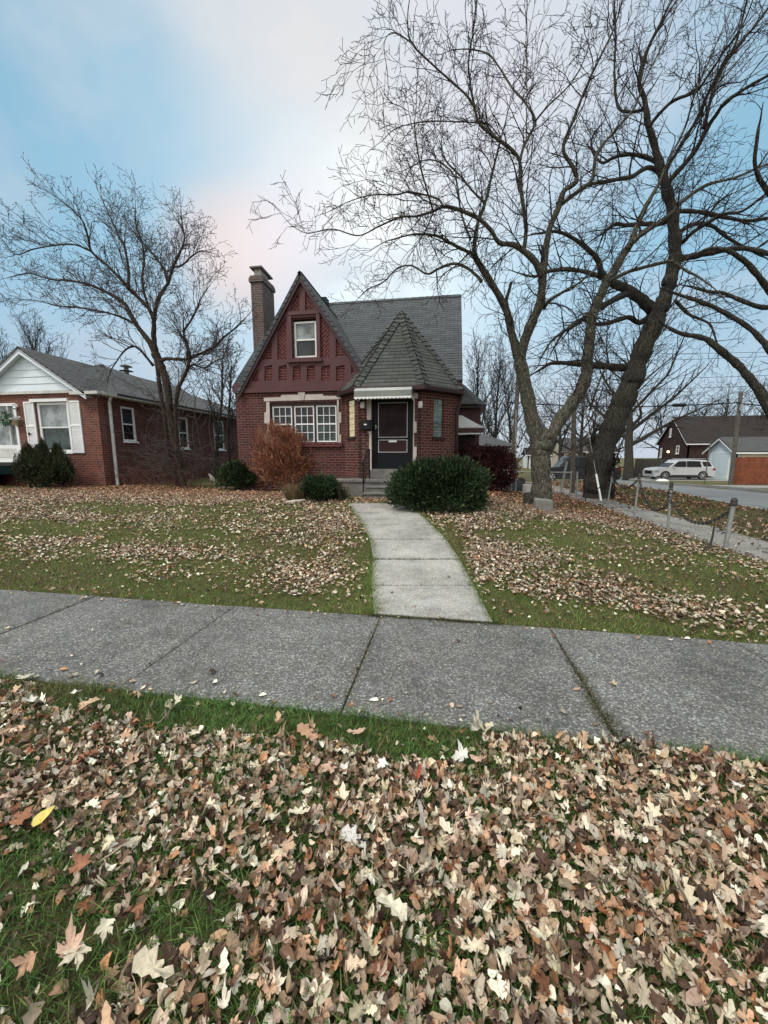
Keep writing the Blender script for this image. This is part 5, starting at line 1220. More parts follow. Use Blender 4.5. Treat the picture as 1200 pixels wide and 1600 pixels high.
for k in range(70):   # suckers and drooping fine shoots about the base
    a = T.rn.uniform(0, 2*PI); p = Vector((bA.x+.2*math.cos(a), bA.y+.2*math.sin(a), bA.z+T.rn.uniform(0, 1.7)))
    T.grow(p, Vector((math.cos(a), math.sin(a)*.5-.2, T.rn.uniform(.1, .8))).normalized(), T.rn.uniform(.7, 1.9), .010, 0, dict(KA, len=[1.2, .5, .2], gap=[.28, .2, 9], trop=[-.02, 0, 0], wig=[.1, .12, .1]))
for x, y in ((300, 745), (305, 700), (312, 750), (330, 745), (238, 752), (225, 745)):
    P, _ = smooth_line([at(x, 768, YA), at(x+4, 720, YA), at(x-3+T.rn.uniform(-8, 12), 670, YA), at(x+T.rn.uniform(-12, 25), 630, YA), at(x+T.rn.uniform(-16, 30), 590, YA)], [1]*5)
    for a_, b_ in zip(P[:-1], P[1:]): T.seg.append((a_, b_, .012, .011))
T.finish()

# --- procedural trees farther off
def far_tree(name, label, x, y, h, spread, trunk_r, seed, mat='bark_dark', twig='twig', group=None, upright=0., fork=.28, n0=9, fine=1.):
    z = hz(x, y); T = Tree(name, label, (x, y, z), M_[mat], M_[twig], group, seed); rn = T.rn
    pts = [Vector((x, y, z-.2))]; d = Vector((rn.uniform(-.06, .06), rn.uniform(-.06, .06), 1)); k = 7
    for i in range(k): d += Vector((rn.gauss(0, .05), rn.gauss(0, .05), 0)); pts.append(pts[-1]+d.normalized()*h*.75/k)
    rad = [trunk_r*(1.25 if i == 0 else 1)*(1-.85*i/k) for i in range(k+1)]
    P, Rr = smooth_line(pts, rad, 4); T.m.tube(P, Rr, 10); T.limbs.append((P[int(len(P)*.6):], Rr[int(len(P)*.6):]))
    for i in range(n0):
        t = fork+(1-fork)*(i+.3)/n0; j = min(len(P)-2, int(t*(len(P)-1))); p = P[j]; a = i*2.4+rn.uniform(-.4, .4); L_ = spread*(1.15-.6*t)*rn.uniform(.8, 1.2)
        up = .35+.8*t+upright*rn.uniform(.8, 1.2); q = [p]; dd = Vector((math.cos(a), math.sin(a), up)).normalized()
        for m_ in range(6): dd = (dd+Vector((rn.gauss(0, .13), rn.gauss(0, .13), rn.gauss(.05, .08)))).normalized(); q.append(q[-1]+dd*L_/6)
        r_ = Rr[j]*.6; Q, RR_ = smooth_line(q, [r_*(1-.8*m_/6) for m_ in range(7)], 3); T.m.tube(Q, RR_, 7); T.limbs.append((Q, RR_))
    s_ = spread/4.
    K = dict(len=[1.9*s_, .95*s_, .45*s_], step=[.24*s_, .16*s_, .12*s_], gap=[.30*s_/fine, .22*s_/fine, 9], wig=[.12, .14, .15], trop=[.03+upright*.05, .02, .01], rmin=.0045+.00016*y, r0=.03*s_, ang=(.4, 1.0), bias=(0, 0, .25+upright))
    T.sprout(K, .38*s_/fine, .1); T.finish(thick=.03)
def xat(px, Y): return at(px, 720, Y).x
far_tree('shade_tree', 'broad bare shade tree across the street left of the grey board fence', xat(985, 37), 37, 14.5, 8., .42, 21, n0=14, fine=1.15)
for k, (px, Y, h, sp, lab_) in enumerate(((20, 24, 11.8, 3.6, 'upright bare tree behind the siding gable at the far left edge'), (72, 26, 13.5, 3.8, 'upright bare tree rising behind the gable peak'), (112, 24, 12.5, 3.8, 'upright bare tree behind the roof vent'))):
    far_tree('upright_tree', lab_, xat(px, Y), Y, h, sp, .16, 31+k, group='upright bare trees behind the ranch house', upright=1.7, fork=.15, n0=16, fine=1.05)
for k, (px, Y, h, sp, lab_) in enumerate(((748, 30, 11.5, 4., 'slender upright tree just right of the turret roof'), (770, 33, 13, 4., 'slender upright tree above the white garage roof'), (800, 38, 12, 4.5, 'slender upright tree behind the thin leaning pole'))):
    far_tree('slender_tree', lab_, xat(px, Y), Y, h, sp, .15, 41+k, group='slender bare trees beyond the white garage', upright=1.1, fork=.12, n0=15, fine=1.2)
for k, (px, Y, h, sp, r_, lab_) in enumerate(((336, 17.5, 8.6, 2.4, .10, 'thin dark tree between the two houses beside the gutter corner'), (358, 16.5, 7.2, 2.0, .09, 'thin dark leaning tree closest to the maroon gable'))):
    far_tree('thin_tree', lab_, xat(px, Y), Y, h, sp, r_, 51+k, mat='bark_dark', group='thin trees between the houses', upright=.8, fork=.25, n0=9)
for k, (px, Y, h, sp, lab_) in enumerate(((875, 48, 11, 5.5, 'far bare tree behind the street lamp'), (925, 52, 12.5, 6, 'far bare tree behind the grey utility pole'), (1075, 62, 11.5, 6, 'far bare tree behind the dark brick house roof'), (1180, 50, 11., 6, 'far bare tree at the right edge behind the pale garage'), (835, 60, 10, 5, 'far bare tree low between the forked limbs'), (520, 32, 11.5, 4., 'bare tree top showing over the main roof ridge'), (905, 42, 12, 6, 'far bare tree just left of the grey utility pole top'), (955, 70, 14, 7, 'far bare tree low behind the red brick house'), (1030, 66, 14, 7, 'far bare tree left of the dark brick gable'), (1120, 58, 13, 7, 'far bare tree over the middle of the dark roof'), (150, 40, 12, 5, 'far bare tree over the ranch house roof peak'), (300, 38, 12, 5, 'far bare tree over the low end of the ranch roof'))):
    far_tree('distant_tree', lab_, xat(px, Y), Y, h, sp, .26, 61+k, group='bare trees on the skyline', fork=.22, n0=12, fine=1.)

# ================================================================== shrubs
def blob_noise(d, seed, amp):
    r_ = np.random.default_rng(seed); s = np.ones(len(d))
    for _ in range(9):
        v = r_.normal(size=3); v *= r_.uniform(2, 5)/np.linalg.norm(v); s += amp/3*np.sin(d@v*1.0+r_.uniform(0, 6.28))
    return s
def shrub(name, label, c, rx, ry, rz, n, size, cols, seed, amp=.16, elong=3., up=.5, group=None, cat='shrub', flat_bottom=True, stems=14, inner=.0, stemmat='twig', boxy=1., parts=('foliage', 'stem')):
    t = thing(name, label, cat, tuple(c), group); r_ = np.random.default_rng(seed)
    d = r_.normal(size=(n, 3)); d /= np.linalg.norm(d, axis=1)[:, None]
    if flat_bottom: d[:, 2] = np.where(d[:, 2] < -.75, -d[:, 2], d[:, 2])
    rr = r_.uniform(inner, 1, n)**.42; s = blob_noise(d, seed+1, amp)*blob_noise(d*3.1, seed+2, amp*.8); pk_ = r_.random(n) < .05; s = np.where(pk_, s*r_.uniform(1.02, 1.14, n), s)
    e = np.sign(d)*np.abs(d)**boxy; e /= (np.abs(e)**3).sum(1)[:, None]**(1/3.) if boxy < 1 else 1
    P = e*(rr*s)[:, None]*np.array([rx, ry, rz]); P[:, 2] += rz*.92; P[:, 2] = np.maximum(P[:, 2], .03)
    P += np.array(c)
    # leaf sprays: each a little lozenge pointing outwards and up
    o = d*1.+r_.normal(size=(n, 3))*.55; o[:, 2] += up; o /= np.linalg.norm(o, axis=1)[:, None]
    a = np.cross(o, r_.normal(size=(n, 3))); a /= np.linalg.norm(a, axis=1)[:, None]
    L_ = size*(r_.uniform(.6, 1.3, n)*np.where(pk_, 1.5, 1))[:, None]; w = L_/elong
    bnd = r_.normal(size=(n, 3))*L_*.12
    V = np.stack([P, P+o*L_*.5+a*w*.5+bnd, P+o*L_, P+o*L_*.5-a*w*.5+bnd], 1).reshape(-1, 3); f = np.arange(4*n).reshape(n, 4)
    ci = r_.integers(0, len(cols), n); col = np.array(cols)[ci]*r_.uniform(.65, 1.4, (n, 1)); clump = .75+.5*(blob_noise(P*3., seed+7, .9)-.5).clip(0, 1)[:, None]
    col = np.clip(col*clump, 0, 1); np_mesh(parts[0], V, f, M_['foliage'], t, np.repeat(col, 4, 0))
    m = MB(); rn = random.Random(seed)
    for k in range(stems):
        a_ = rn.uniform(0, 2*PI); q = Vector(c)+Vector((math.cos(a_)*rx*.15, math.sin(a_)*ry*.15, 0)); e_ = Vector(c)+Vector((math.cos(a_)*rx*.7*rn.uniform(.4, 1), math.sin(a_)*ry*.7*rn.uniform(.4, 1), rz*rn.uniform(1., 1.6)))
        mid = q.lerp(e_, .5)+Vector((rn.gauss(0, .06), rn.gauss(0, .06), .04)); m.tube([q, mid, e_], [.016, .012, .006], 5)
    m.build(parts[1], M_[stemmat], t); return t
YEW = [(.016, .034, .015), (.026, .05, .02), (.04, .07, .025), (.012, .024, .013), (.05, .068, .028)]
def gat(px, py): p = G(px, py); return p
def sh(px0, px1, pyt, pyb, dep=1.):
    """centre and radii of a shrub seen between two columns, its foot at row pyb"""
    p = G((px0+px1)/2, pyb); w = (at(px1, pyb, p.y).x-at(px0, pyb, p.y).x)/2; Y = p.y+w*dep; k = Y/p.y
    c = at((px0+px1)/2, pyb, Y); c.z = hz(c.x, Y); w *= k; zt = at((px0+px1)/2, pyt, Y-.2*w).z
    return (c.x, Y, c.z), w, w*dep, (zt-c.z)/2
c, a, b, h = sh(610, 762, 712, 806, .75)
shrub('yew_bush', 'wide clipped dark green yew bush right of the front steps', c, a*.94, b, h*.93, 50000, .082, YEW, 1, .14, 3.2, .8, boxy=.78, stems=24)
c, a, b, h = sh(346, 412, 722, 768, .8)
shrub('yew_bush', 'small dark yew bush left of the orange shrub', c, a*1.05, b, h, 13000, .09, YEW, 2, .22, 3.2, .8)
c, a, b, h = sh(470, 532, 741, 787, .8)
shrub('round_bush', 'small round evergreen bush beside the left of the steps', c, a, b, h, 10000, .08, YEW+[(.03, .06, .02)], 3, .2, 3.2, .9)
c, a, b, h = sh(392, 494, 672, 770, .6)
c = (c[0], c[1]+.25, c[2])
shrub('orange_shrub', 'spiky orange-brown shrub under the front window', c, a*.98, b*1.1, h*1.16, 26000, .15, [(.38, .15, .09), (.32, .12, .07), (.48, .25, .15), (.22, .08, .05), (.22, .13, .07)], 4, .2, 9., 1.1, stems=50, stemmat='bark_red', inner=.12)
c, a, b, h = sh(702, 800, 704, 772, .6)
c = (c[0]+.0, 13.6, c[2]); 
cx = at(752, 740, 13.4).x
shrub('barberry_hedge', 'dark burgundy hedge behind the yew at the house corner', (cx, 13.5, hz(cx, 13.5)), 1.08, .62, .74, 46000, .062, [(.055, .014, .018), (.085, .02, .024), (.04, .012, .016), (.03, .02, .014)], 5, .08, 2.2, .5, boxy=.75, stems=30)
for k, (a0_, a1_, t0_, b0_, lb_) in enumerate(((36, 62, 696, 762, 'left small conical evergreen below the white shutter'), (58, 84, 684, 764, 'tallest conical evergreen in front of the big window'), (80, 106, 692, 764, 'right conical evergreen below the big window'))):
    c, a, b, h = sh(a0_, a1_, t0_, b0_, .9); k_ = 11.3/c[1]; a *= k_; h = (at(70, t0_, 11.3).z-.46)/2; c = (at((a0_+a1_)/2, 740, 11.3).x, 11.3, .46)
    t = shrub('arborvitae', lb_, c, a*1.4, a*1.2, h*1.0, 11000, .09, [(.022, .034, .014), (.04, .04, .018), (.03, .048, .02), (.055, .042, .022)], 11+k, .22, 3., 1.3, group='conical evergreens by the neighbouring window')
    for ch in t.children:
        me = ch.data; n_ = len(me.vertices); co = np.empty(n_*3, np.float32); me.vertices.foreach_get('co', co); co = co.reshape(-1, 3)
        zt_ = co[:, 2].max(); f = 1.15-.95*np.clip(co[:, 2]/zt_, 0, 1)**1.3; co[:, 0] *= f; co[:, 1] *= f; me.vertices.foreach_set('co', co.ravel()); me.update()
# dry grass tuft and thin shrub by the steps
def tuft(name, label, c, r_, h, n, cols, seed, w=.006):
    g = np.random.default_rng(seed); a = g.uniform(0, 2*PI, n); rr = r_*np.sqrt(g.uniform(0, 1, n)); B = np.stack([c[0]+rr*np.cos(a)*.5, c[1]+rr*np.sin(a)*.5, np.full(n, c[2])], 1)
    hh = h*g.uniform(.4, 1, n); ln = g.normal(size=(n, 2))*.25+np.stack([np.cos(a), np.sin(a)], 1)*.35*(rr/r_)[:, None]
    M1 = B+np.concatenate([ln*hh[:, None]*.4, (hh*.6)[:, None]], 1); T1 = B+np.concatenate([ln*hh[:, None]*1.1, hh[:, None]], 1)
    sd = np.stack([-np.sin(a*3), np.cos(a*3), np.zeros(n)], 1)*w
    V = np.stack([B-sd, B+sd, M1+sd*.8, M1-sd*.8, M1+sd*.8, T1+sd*.1, T1-sd*.1, M1-sd*.8], 1).reshape(-1, 3); col = np.repeat(np.array(cols)[g.integers(0, len(cols), n)]*g.uniform(.7, 1.3, (n, 1)), 8, 0)
    o = np_mesh(name, V, np.arange(8*n).reshape(-1, 4), M_['grass'], None, col); tag(o, label, 'grass clump'); return o
p = G(462, 783); tuft('grass_clump', 'tan dry grass clump below the orange shrub', (p.x, p.y, p.z), .45, .5, 900, [(.28, .2, .12), (.2, .14, .08), (.12, .11, .05)], 1)
p = G(532, 781); tuft('grass_clump', 'thin dry stalks between the round bush and the steps', (p.x, p.y, p.z), .35, .5, 260, [(.2, .16, .1), (.1, .09, .05)], 2)
# barberry twigs above the hedge
T = Tree('leafless_shrub', 'reddish leafless shrub in front of the side awning', (at(722, 700, 13.2).x, 13.0, hz(.5, 13)), M_['bark_red'], plain('red_twig', (.075, .022, .024), .8, .3, 20, bmp=0), seed=77)
for k in range(60):
    a = T.rn.uniform(0, 2*PI); T.grow(Vector((at(722+T.rn.uniform(-14, 34), 700, 13.1).x, 13.0+T.rn.uniform(-.2, .3), .3)), Vector((math.cos(a)*.35, math.sin(a)*.3, 1)).normalized(), T.rn.uniform(1.0, 1.9), .009, 0, dict(len=[1.4, .4, .2], step=[.1, .07, .06], gap=[.11, .1, 9], wig=[.1, .12, .1], trop=[.02, .02, .02], rmin=.003, ang=(.4, .9)))
T.m.tube([(at(722, 700, 13.1).x, 13.0, .2), (at(722, 700, 13.1).x, 13.0, .7)], .03, 6); T.t['category'] = 'shrub'; T.finish()
T = Tree('twiggy_shrub', 'low tangle of bare reddish twigs against the side brick wall', (at(235, 752, 12.9).x, 12.9, .47), M_['bark_red'], plain('brown_twig', (.12, .05, .04), .85, .3, 20, bmp=0), seed=78)
for k in range(70):
    a = T.rn.uniform(0, 2*PI); x_ = at(245+T.rn.uniform(-60, 60), 752, 12.6).x
    T.grow(Vector((x_, 12.4+T.rn.uniform(-.3, .6), .46)), Vector((math.cos(a)*.8, math.sin(a)*.4, .7)).normalized(), T.rn.uniform(.5, 1.5), .008, 0, dict(len=[1.4, .4, .2], step=[.1, .07, .06], gap=[.14, .12, 9], wig=[.12, .14, .1], trop=[.0, .0, .0], rmin=.003, ang=(.4, .9)))
T.m.tube([(at(235, 752, 12.7).x, 12.7, .4), (at(235, 752, 12.7).x, 12.7, .7)], .03, 6); T.t['category'] = 'shrub'; T.finish()

# ================================================================== grass and fallen leaves
def inpoly(x, y, poly):
    r_ = np.zeros(len(x), bool); n = len(poly)
    for i in range(n):
        (x0, y0), (x1, y1) = poly[i], poly[(i+1) % n]
        c_ = ((y0 > y) != (y1 > y)) & (x < (x1-x0)*(y-y0)/((y1-y0) or 1e-9)+x0); r_ ^= c_
    return r_
def vnoise(x, y, f, seed):
    g = np.random.default_rng(seed); s = np.zeros(len(x))
    for _ in range(7):
        a = g.uniform(0, 2*PI); k = f*g.uniform(.6, 1.8); s += np.sin((x*math.cos(a)+y*math.sin(a))*k+g.uniform(0, 6.28)+1.3*np.sin((x*math.sin(a)-y*math.cos(a))*k*.7))
    return s/7*1.3
def patch(lst, x, y):
    s = np.zeros(len(x))
    for px, py, sx, sy, v in lst:
        c = G(px, py); e = G(px, min(1590, py+sy)); ex = at(px+sx, py, c.y).x; rx = abs(ex-c.x); ry = max(.12, abs(c.y-e.y)); s += v*np.exp(-(((x-c.x)/rx)**2+((y-c.y)/ry)**2))
    return s
LAWN = [(255, 862, 80, 12, 1.), (500, 895, 70, 28, 1.1), (520, 820, 40, 25, .7), (90, 808, 130, 8, .5), (110, 850, 60, 6, .4), (300, 775, 260, 9, 1.2), (60, 780, 90, 8, .6), (250, 810, 60, 8, .25), (380, 835, 80, 14, .25),
        (120, 832, 120, 12, -.5), (250, 930, 240, 14, -.75), (90, 890, 90, 12, -.5), (465, 868, 40, 14, -.6), (520, 952, 70, 10, -.9), (580, 900, 8, 60, -1.2), (578, 850, 8, 30, -.8), (440, 905, 40, 10, -.3), (200, 800, 60, 8, -.3),
        (800, 872, 75, 20, 1.1), (900, 925, 90, 18, .9), (1080, 955, 110, 18, 1.), (720, 810, 60, 14, .5), (880, 800, 120, 14, .35), (990, 835, 120, 14, .15), (740, 770, 40, 8, .8), (830, 800, 60, 8, .5),
        (790, 945, 40, 18, -.9), (1010, 895, 100, 14, -.55), (760, 845, 40, 10, -.3), (920, 850, 70, 8, -.35), (850, 975, 60, 8, -.8), (710, 850, 12, 40, -.6), (1130, 915, 70, 12, -.4)]
NEAR = [(120, 1090, 200, 16, -.7), (420, 1130, 240, 18, -1.3), (620, 1150, 90, 16, -.9), (700, 1180, 80, 18, -.8), (150, 1470, 130, 60, -.6), (60, 1560, 90, 60, -.7), (300, 1450, 70, 60, -.35), (670, 1480, 50, 40, -.75), (170, 1300, 120, 40, -.2), (760, 1360, 60, 20, -.25), (20, 1400, 60, 60, -.5),
        (900, 1180, 200, 20, .5), (1000, 1400, 300, 150, .4), (640, 1330, 200, 80, .3), (900, 1210, 40, 12, -.3), (500, 1290, 60, 20, -.2)]
def dens_lawn(x, y): return np.clip(.19+.36*vnoise(x, y, 2.2, 5)+.34*vnoise(x, y, 6.5, 6)+patch(LAWN, x, y), .04, 1)
def dens_near(x, y): return np.clip(.78+.10*np.clip(x+.6, -1, 1)+.30*vnoise(x, y, 5, 8)+.22*vnoise(x, y, 13, 9)+patch(NEAR, x, y), .04, 1)
def sample(n, x0, x1, y0, y1): return rng.uniform(x0, x1, n), rng.uniform(y0, y1, n)
def visible(x, y, m=1.35):
    z = hgt(x, y)-EYE; f = -sa*x+ca*y; r_ = ca*x+sa*y; zc = f*ct-z*st; v = -(z*ct+f*st)/np.maximum(zc, .05)
    return (zc > .2) & (np.abs(r_/np.maximum(zc, .05)) < 1.0*m) & (v < 1.33*m)
HOUSEBOX = [(-7.0, .5, 11.4, 21), (-21, -12.0, 11.9, 27), (-2.7, .2, 10.1, 11.5)]
def free(x, y):
    ok = ~inpoly(x, y, WALK)
    for a, b, c, d in HOUSEBOX: ok &= ~((x > a) & (x < b) & (y > c) & (y < d))
    return ok
# leaf outlines
def maple(seed):
    g = np.random.default_rng(seed); pts = []
    for ang, r_ in ((90, 1.), (90-52, .88), (90-108, .62), (-90, .22), (90+108, .62), (90+52, .88)):
        if ang == -90: pts.append((ang, r_)); continue
        pts += [(ang+20, r_*.74), (ang+9, r_*.80), (ang, r_), (ang-8, r_*.78), (ang-19, r_*.72), (ang-27, r_*.48)] if g.random() < 2 else []
    pts.sort(key=lambda q: q[0])
    P = [(r_*g.uniform(.9, 1.1)*math.cos(R(a)), r_*g.uniform(.9, 1.1)*math.sin(R(a))) for a, r_ in pts]; return P
def oak(seed):
    g = np.random.default_rng(seed); P = []
    ys_ = np.linspace(-.9, 1, 9); w = [.06, .3, .16, .46, .22, .5, .26, .32, .0]
    for y_, w_ in zip(ys_, w): P.append((w_*g.uniform(.85, 1.15), y_))
    for y_, w_ in list(zip(ys_, w))[-2:0:-1]: P.append((-w_*g.uniform(.85, 1.15), y_))
    return P
def oval(seed, k=9, e=.6):
    g = np.random.default_rng(seed); return [(e*math.cos(a)*g.uniform(.8, 1.15), math.sin(a)*g.uniform(.85, 1.1)) for a in np.linspace(0, 2*PI, k, endpoint=False)]
def tmpl(P, ring=True):
    P = np.array(P); c = P.mean(0)
    if not ring: V = np.vstack([[c], P]); n = len(P); F_ = [(0, 1+i, 1+(i+1) % n) for i in range(n)]
    else:
        mid = c+(P-c)*.5; V = np.vstack([[c], mid, P]); n = len(P); F_ = []
        for i in range(n):
            j = (i+1) % n; F_ += [(0, 1+i, 1+j), (1+i, 1+n+i, 1+n+j), (1+i, 1+n+j, 1+j)]
    return np.hstack([V, np.zeros((len(V), 1))]), np.array(F_)
def leaves(name, groups, label):
    """groups: (template, x, y, z, size, tilt, curl, colour)"""
    VV = []; FF = []; CC = []; off = 0
    for (Tv, Tf), x, y, z, s, tilt, curl, col in groups:
        n = len(x)
        if n == 0: continue
        k = len(Tv); c1 = rng.normal(0, 1, n)*curl; c2 = rng.normal(.4, .8, n)*curl; c3 = rng.normal(0, .5, n)*curl; fold = np.abs(rng.normal(0, .6, n))*curl
        X, Y = np.broadcast_to(Tv[:, 0], (n, k)), np.broadcast_to(Tv[:, 1], (n, k)); q = lambda a: a[:, None]
        Z = q(c1)*X**2+q(c2)*Y**2+q(c3)*X*Y+q(fold)*np.abs(X)+.10*q(curl)*np.sin(6*X+q(c1*5))*np.cos(5*Y+q(c2*4))
        sq = 1/(1+.6*(q(c1)**2+q(c2)**2)*.5); X = X*sq; Y = Y*sq
        a = rng.uniform(0, 2*PI, n); al = rng.uniform(0, 2*PI, n); ti = rng.normal(0, 1, n)*tilt
        x1 = X*np.cos(q(a))-Y*np.sin(q(a)); y1 = X*np.sin(q(a))+Y*np.cos(q(a))
        ca_, sa_ = np.cos(q(al)), np.sin(q(al)); u = x1*ca_+y1*sa_; v = -x1*sa_+y1*ca_; u2 = u*np.cos(q(ti))-Z*np.sin(q(ti)); z2 = u*np.sin(q(ti))+Z*np.cos(q(ti))
        x3 = u2*ca_-v*sa_; y3 = u2*sa_+v*ca_; S_ = q(s); zmin = np.minimum(0, z2.min(1))*s
        P = np.stack([q(x)+x3*S_, q(y)+y3*S_, q(z-zmin*.7)+z2*S_], 2).reshape(-1, 3)
        VV.append(P); FF.append((Tf[None]+(np.arange(n)*k)[:, None, None]).reshape(-1, 3)+off); off += n*k
        vv = 1-.25*np.clip(Tv[:, 0]**2+Tv[:, 1]**2, 0, 1)[None, :, None]*rng.uniform(0, 1, (n, 1, 1)); CC.append((col[:, None, :]*vv).reshape(-1, 3))
    o = np_mesh(name, np.vstack(VV), np.vstack(FF), M_['leaf'], None, np.clip(np.vstack(CC), 0, 1), smooth=False); tag(o, label, 'fallen leaves', kind='stuff'); print(name, off)
PAL = np.array([(.56, .46, .35), (.70, .62, .49), (.84, .80, .69), (.42, .30, .21), (.28, .18, .12), (.17, .10, .07), (.10, .055, .04), (.58, .38, .26), (.50, .27, .15), (.30, .12, .06), (.68, .63, .46), (.55, .41, .34), (.68, .54, .45), (.065, .04, .03)])
WN = np.array([13, 15, 16, 10, 10, 9, 7, 9, 6, 3.0, 5, 5, 8, 5]); WN = WN/WN.sum()
WB = np.array([8, 5, 3, 13, 16, 14, 12, 8, 7, 4, 3, 7, 4, 8.]); WB = WB/WB.sum()
def pal(n, w, m=1.): return PAL[rng.choice(len(PAL), n, p=w)]*rng.uniform(.42, 1.32, (n, 1))*m*np.array([1.04, 1.0, .93])
MT = [tmpl(maple(i)) for i in range(4)]; OT = [tmpl(oak(i)) for i in range(3)]; VT = [tmpl(oval(i)) for i in range(4)]
# near parkway
n = 52000; x, y = sample(n, -5.2, 4.6, .2, 2.05); k = (rng.random(n) < dens_near(x, y)*.98) & visible(x, y, 1.3) & (y < 2.0+.05*vnoise(x, y, 6, 12)); x, y = x[k], y[k]; n = len(x); print('near leaves', n)
dn = dens_near(x, y); kind = rng.random(n); z = hgt(x, y)+.008+rng.uniform(0, 1, n)*.05*dn; gr_n = []
for j, (T_, lo, hi, s0, s1) in enumerate([(MT[0], 0, .10, .026, .052), (MT[1], .10, .20, .026, .05), (MT[2], .20, .27, .03, .055), (MT[3], .27, .33, .026, .05), (OT[0], .33, .40, .034, .052), (OT[1], .40, .45, .03, .045), (OT[2], .45, .5, .03, .045),
                                         (VT[0], .5, .64, .019, .034), (VT[1], .64, .78, .017, .032), (VT[2], .78, .9, .019, .036), (VT[3], .9, 1.01, .016, .03)]):
    m_ = (kind >= lo) & (kind < hi); q = m_.sum(); gr_n.append((T_, x[m_], y[m_], z[m_], rng.uniform(s0, s1, q)*rng.choice([.6, .8, 1., 1.], q), .45, rng.uniform(.4, 1.4, q), pal(q, WN, 1.0)))
# a few big tawny leaves lying on top
n = 150; x, y = sample(n, -3.4, 2.8, .45, 2.0); k = visible(x, y, 1.1); x, y = x[k], y[k]; n = len(x)
big = np.array([(.52, .31, .19), (.62, .42, .27), (.72, .63, .46), (.34, .15, .08), (.78, .76, .68), (.60, .40, .29), (.74, .68, .52)])
for T_, i in ((MT[0], 0), (MT[2], 1), (OT[0], 2)):
    m_ = np.arange(n) % 3 == i; q = m_.sum(); gr_n.append((T_, x[m_], y[m_], hgt(x[m_], y[m_])+.055, rng.uniform(.045, .075, q), .3, rng.uniform(.4, 1.1, q), big[rng.integers(0, len(big), q)]*rng.uniform(.8, 1.15, (q, 1))))
p = G(74, 1302); gr_n.append((VT[0], np.array([p.x]), np.array([p.y]), np.array([.07]), np.array([.05]), .2, np.array([.25]), np.array([(.72, .60, .16)])))
p = G(650, 1232); gr_n.append((VT[1], np.array([p.x]), np.array([p.y]), np.array([.06]), np.array([.05]), .2, np.array([.7]), np.array([(.42, .10, .05)])))
# a few strays on the sidewalk and front path
sx_ = [(610, 930), (720, 960), (640, 868), (600, 850), (660, 835), (596, 815), (700, 905), (575, 797), (645, 952), (548, 1110), (760, 1140), (10, 985), (145, 988), (717, 1005), (880, 1120), (1085, 905), (330, 1055), (690, 968), (866, 998), (620, 800), (960, 1075), (205, 1070)]
sp = [G(*p) for p in sx_]; gr_n.append((MT[1], np.array([p.x for p in sp]), np.array([p.y for p in sp]), np.array([p.z+.02 for p in sp]), rng.uniform(.025, .05, len(sp)), .25, np.full(len(sp), .5), pal(len(sp), WN, 1.1)))
leaves('fallen_leaves', gr_n, 'thick dry curled tan and brown leaves covering the near strip')
# litter caught along the sidewalk edges
n = 2600; x, y = sample(n, -8, 5, 2.08, 3.5); e_ = np.minimum((y-2.08)/.09, (3.5-y)/.06); k = (rng.random(n) < np.exp(-e_)*.8+.004) & visible(x, y, 1.2); x, y = x[k], y[k]; n = len(x)
leaves('fallen_leaves', [(VT[i], x[i::4], y[i::4], .018+0*x[i::4], rng.uniform(.012, .03, len(x[i::4])), .2, .6+0*x[i::4], pal(len(x[i::4]), WN)) for i in range(4)], 'few dry leaves and crumbs along the sidewalk edges')
# lawns
VS = [tmpl(oval(20+i, 6, .65), False) for i in range(4)]; MS = [tmpl(maple(30+i)[::2], False) for i in range(2)]
def lawn_leaves(name, label, x0, x1, y0, y1, per, dens, mul=1., sz=(.022, .045), extra=None):
    n = int((x1-x0)*(y1-y0)*per); x, y = sample(n, x0, x1, y0, y1); k = (rng.random(n) < dens(x, y)) & visible(x, y, 1.25) & free(x, y); x, y = x[k], y[k]; n = len(x)
    z = hgt(x, y)+.012+rng.uniform(0, .03, n); kd = rng.random(n); g_ = []
    sc = 1+np.clip((y-4)/14, 0, 1.2)*.5
    for i, T_ in enumerate(VS+MS):
        lo, hi = i/6, (i+1)/6; m_ = (kd >= lo) & (kd < hi); q = m_.sum(); far = np.clip((y[m_]-8.5)/3, 0, 1)[:, None]
        ca_ = pal(q, WN, mul); cb_ = pal(q, WB, mul)*np.array([1.12, .88, .78]); g_.append((T_, x[m_], y[m_], z[m_], rng.uniform(*sz, q)*sc[m_], .45, .6+0*x[m_], ca_*(1-far)+cb_*far))
    leaves(name, g_, label)
lawn_leaves('fallen_leaves', 'scattered dry leaves on the lawn left of the front path', -17, 1.0, 3.55, 12.6, 1150, dens_lawn, 1.0, (.017, .037))
lawn_leaves('fallen_leaves', 'brown leaves on the lawn right of the front path', .2, 4.62, 3.55, 17, 1100, dens_lawn, .85, (.017, .037))
def dens_side(x, y): return np.clip(.16+.38*vnoise(x, y, 1.4, 15), .05, .9)*(1-sst(-.25, 0, x-road_near(y)))
lawn_leaves('fallen_leaves', 'brown leaves on the grass strip between the side path and the street', 5.84, 12, 4, 30, 260, dens_side, .7, (.03, .05))
def dens_path(x, y): return np.clip(.03+.05*vnoise(x, y, 2, 16), 0, .2)+.35*np.exp(-((x-4.66)/.07)**2)+.35*np.exp(-((x-5.82)/.07)**2)
lawn_leaves('fallen_leaves', 'few leaves gathered along the edges of the side path', 4.6, 5.86, 3.6, 26, 500, dens_path, .7)
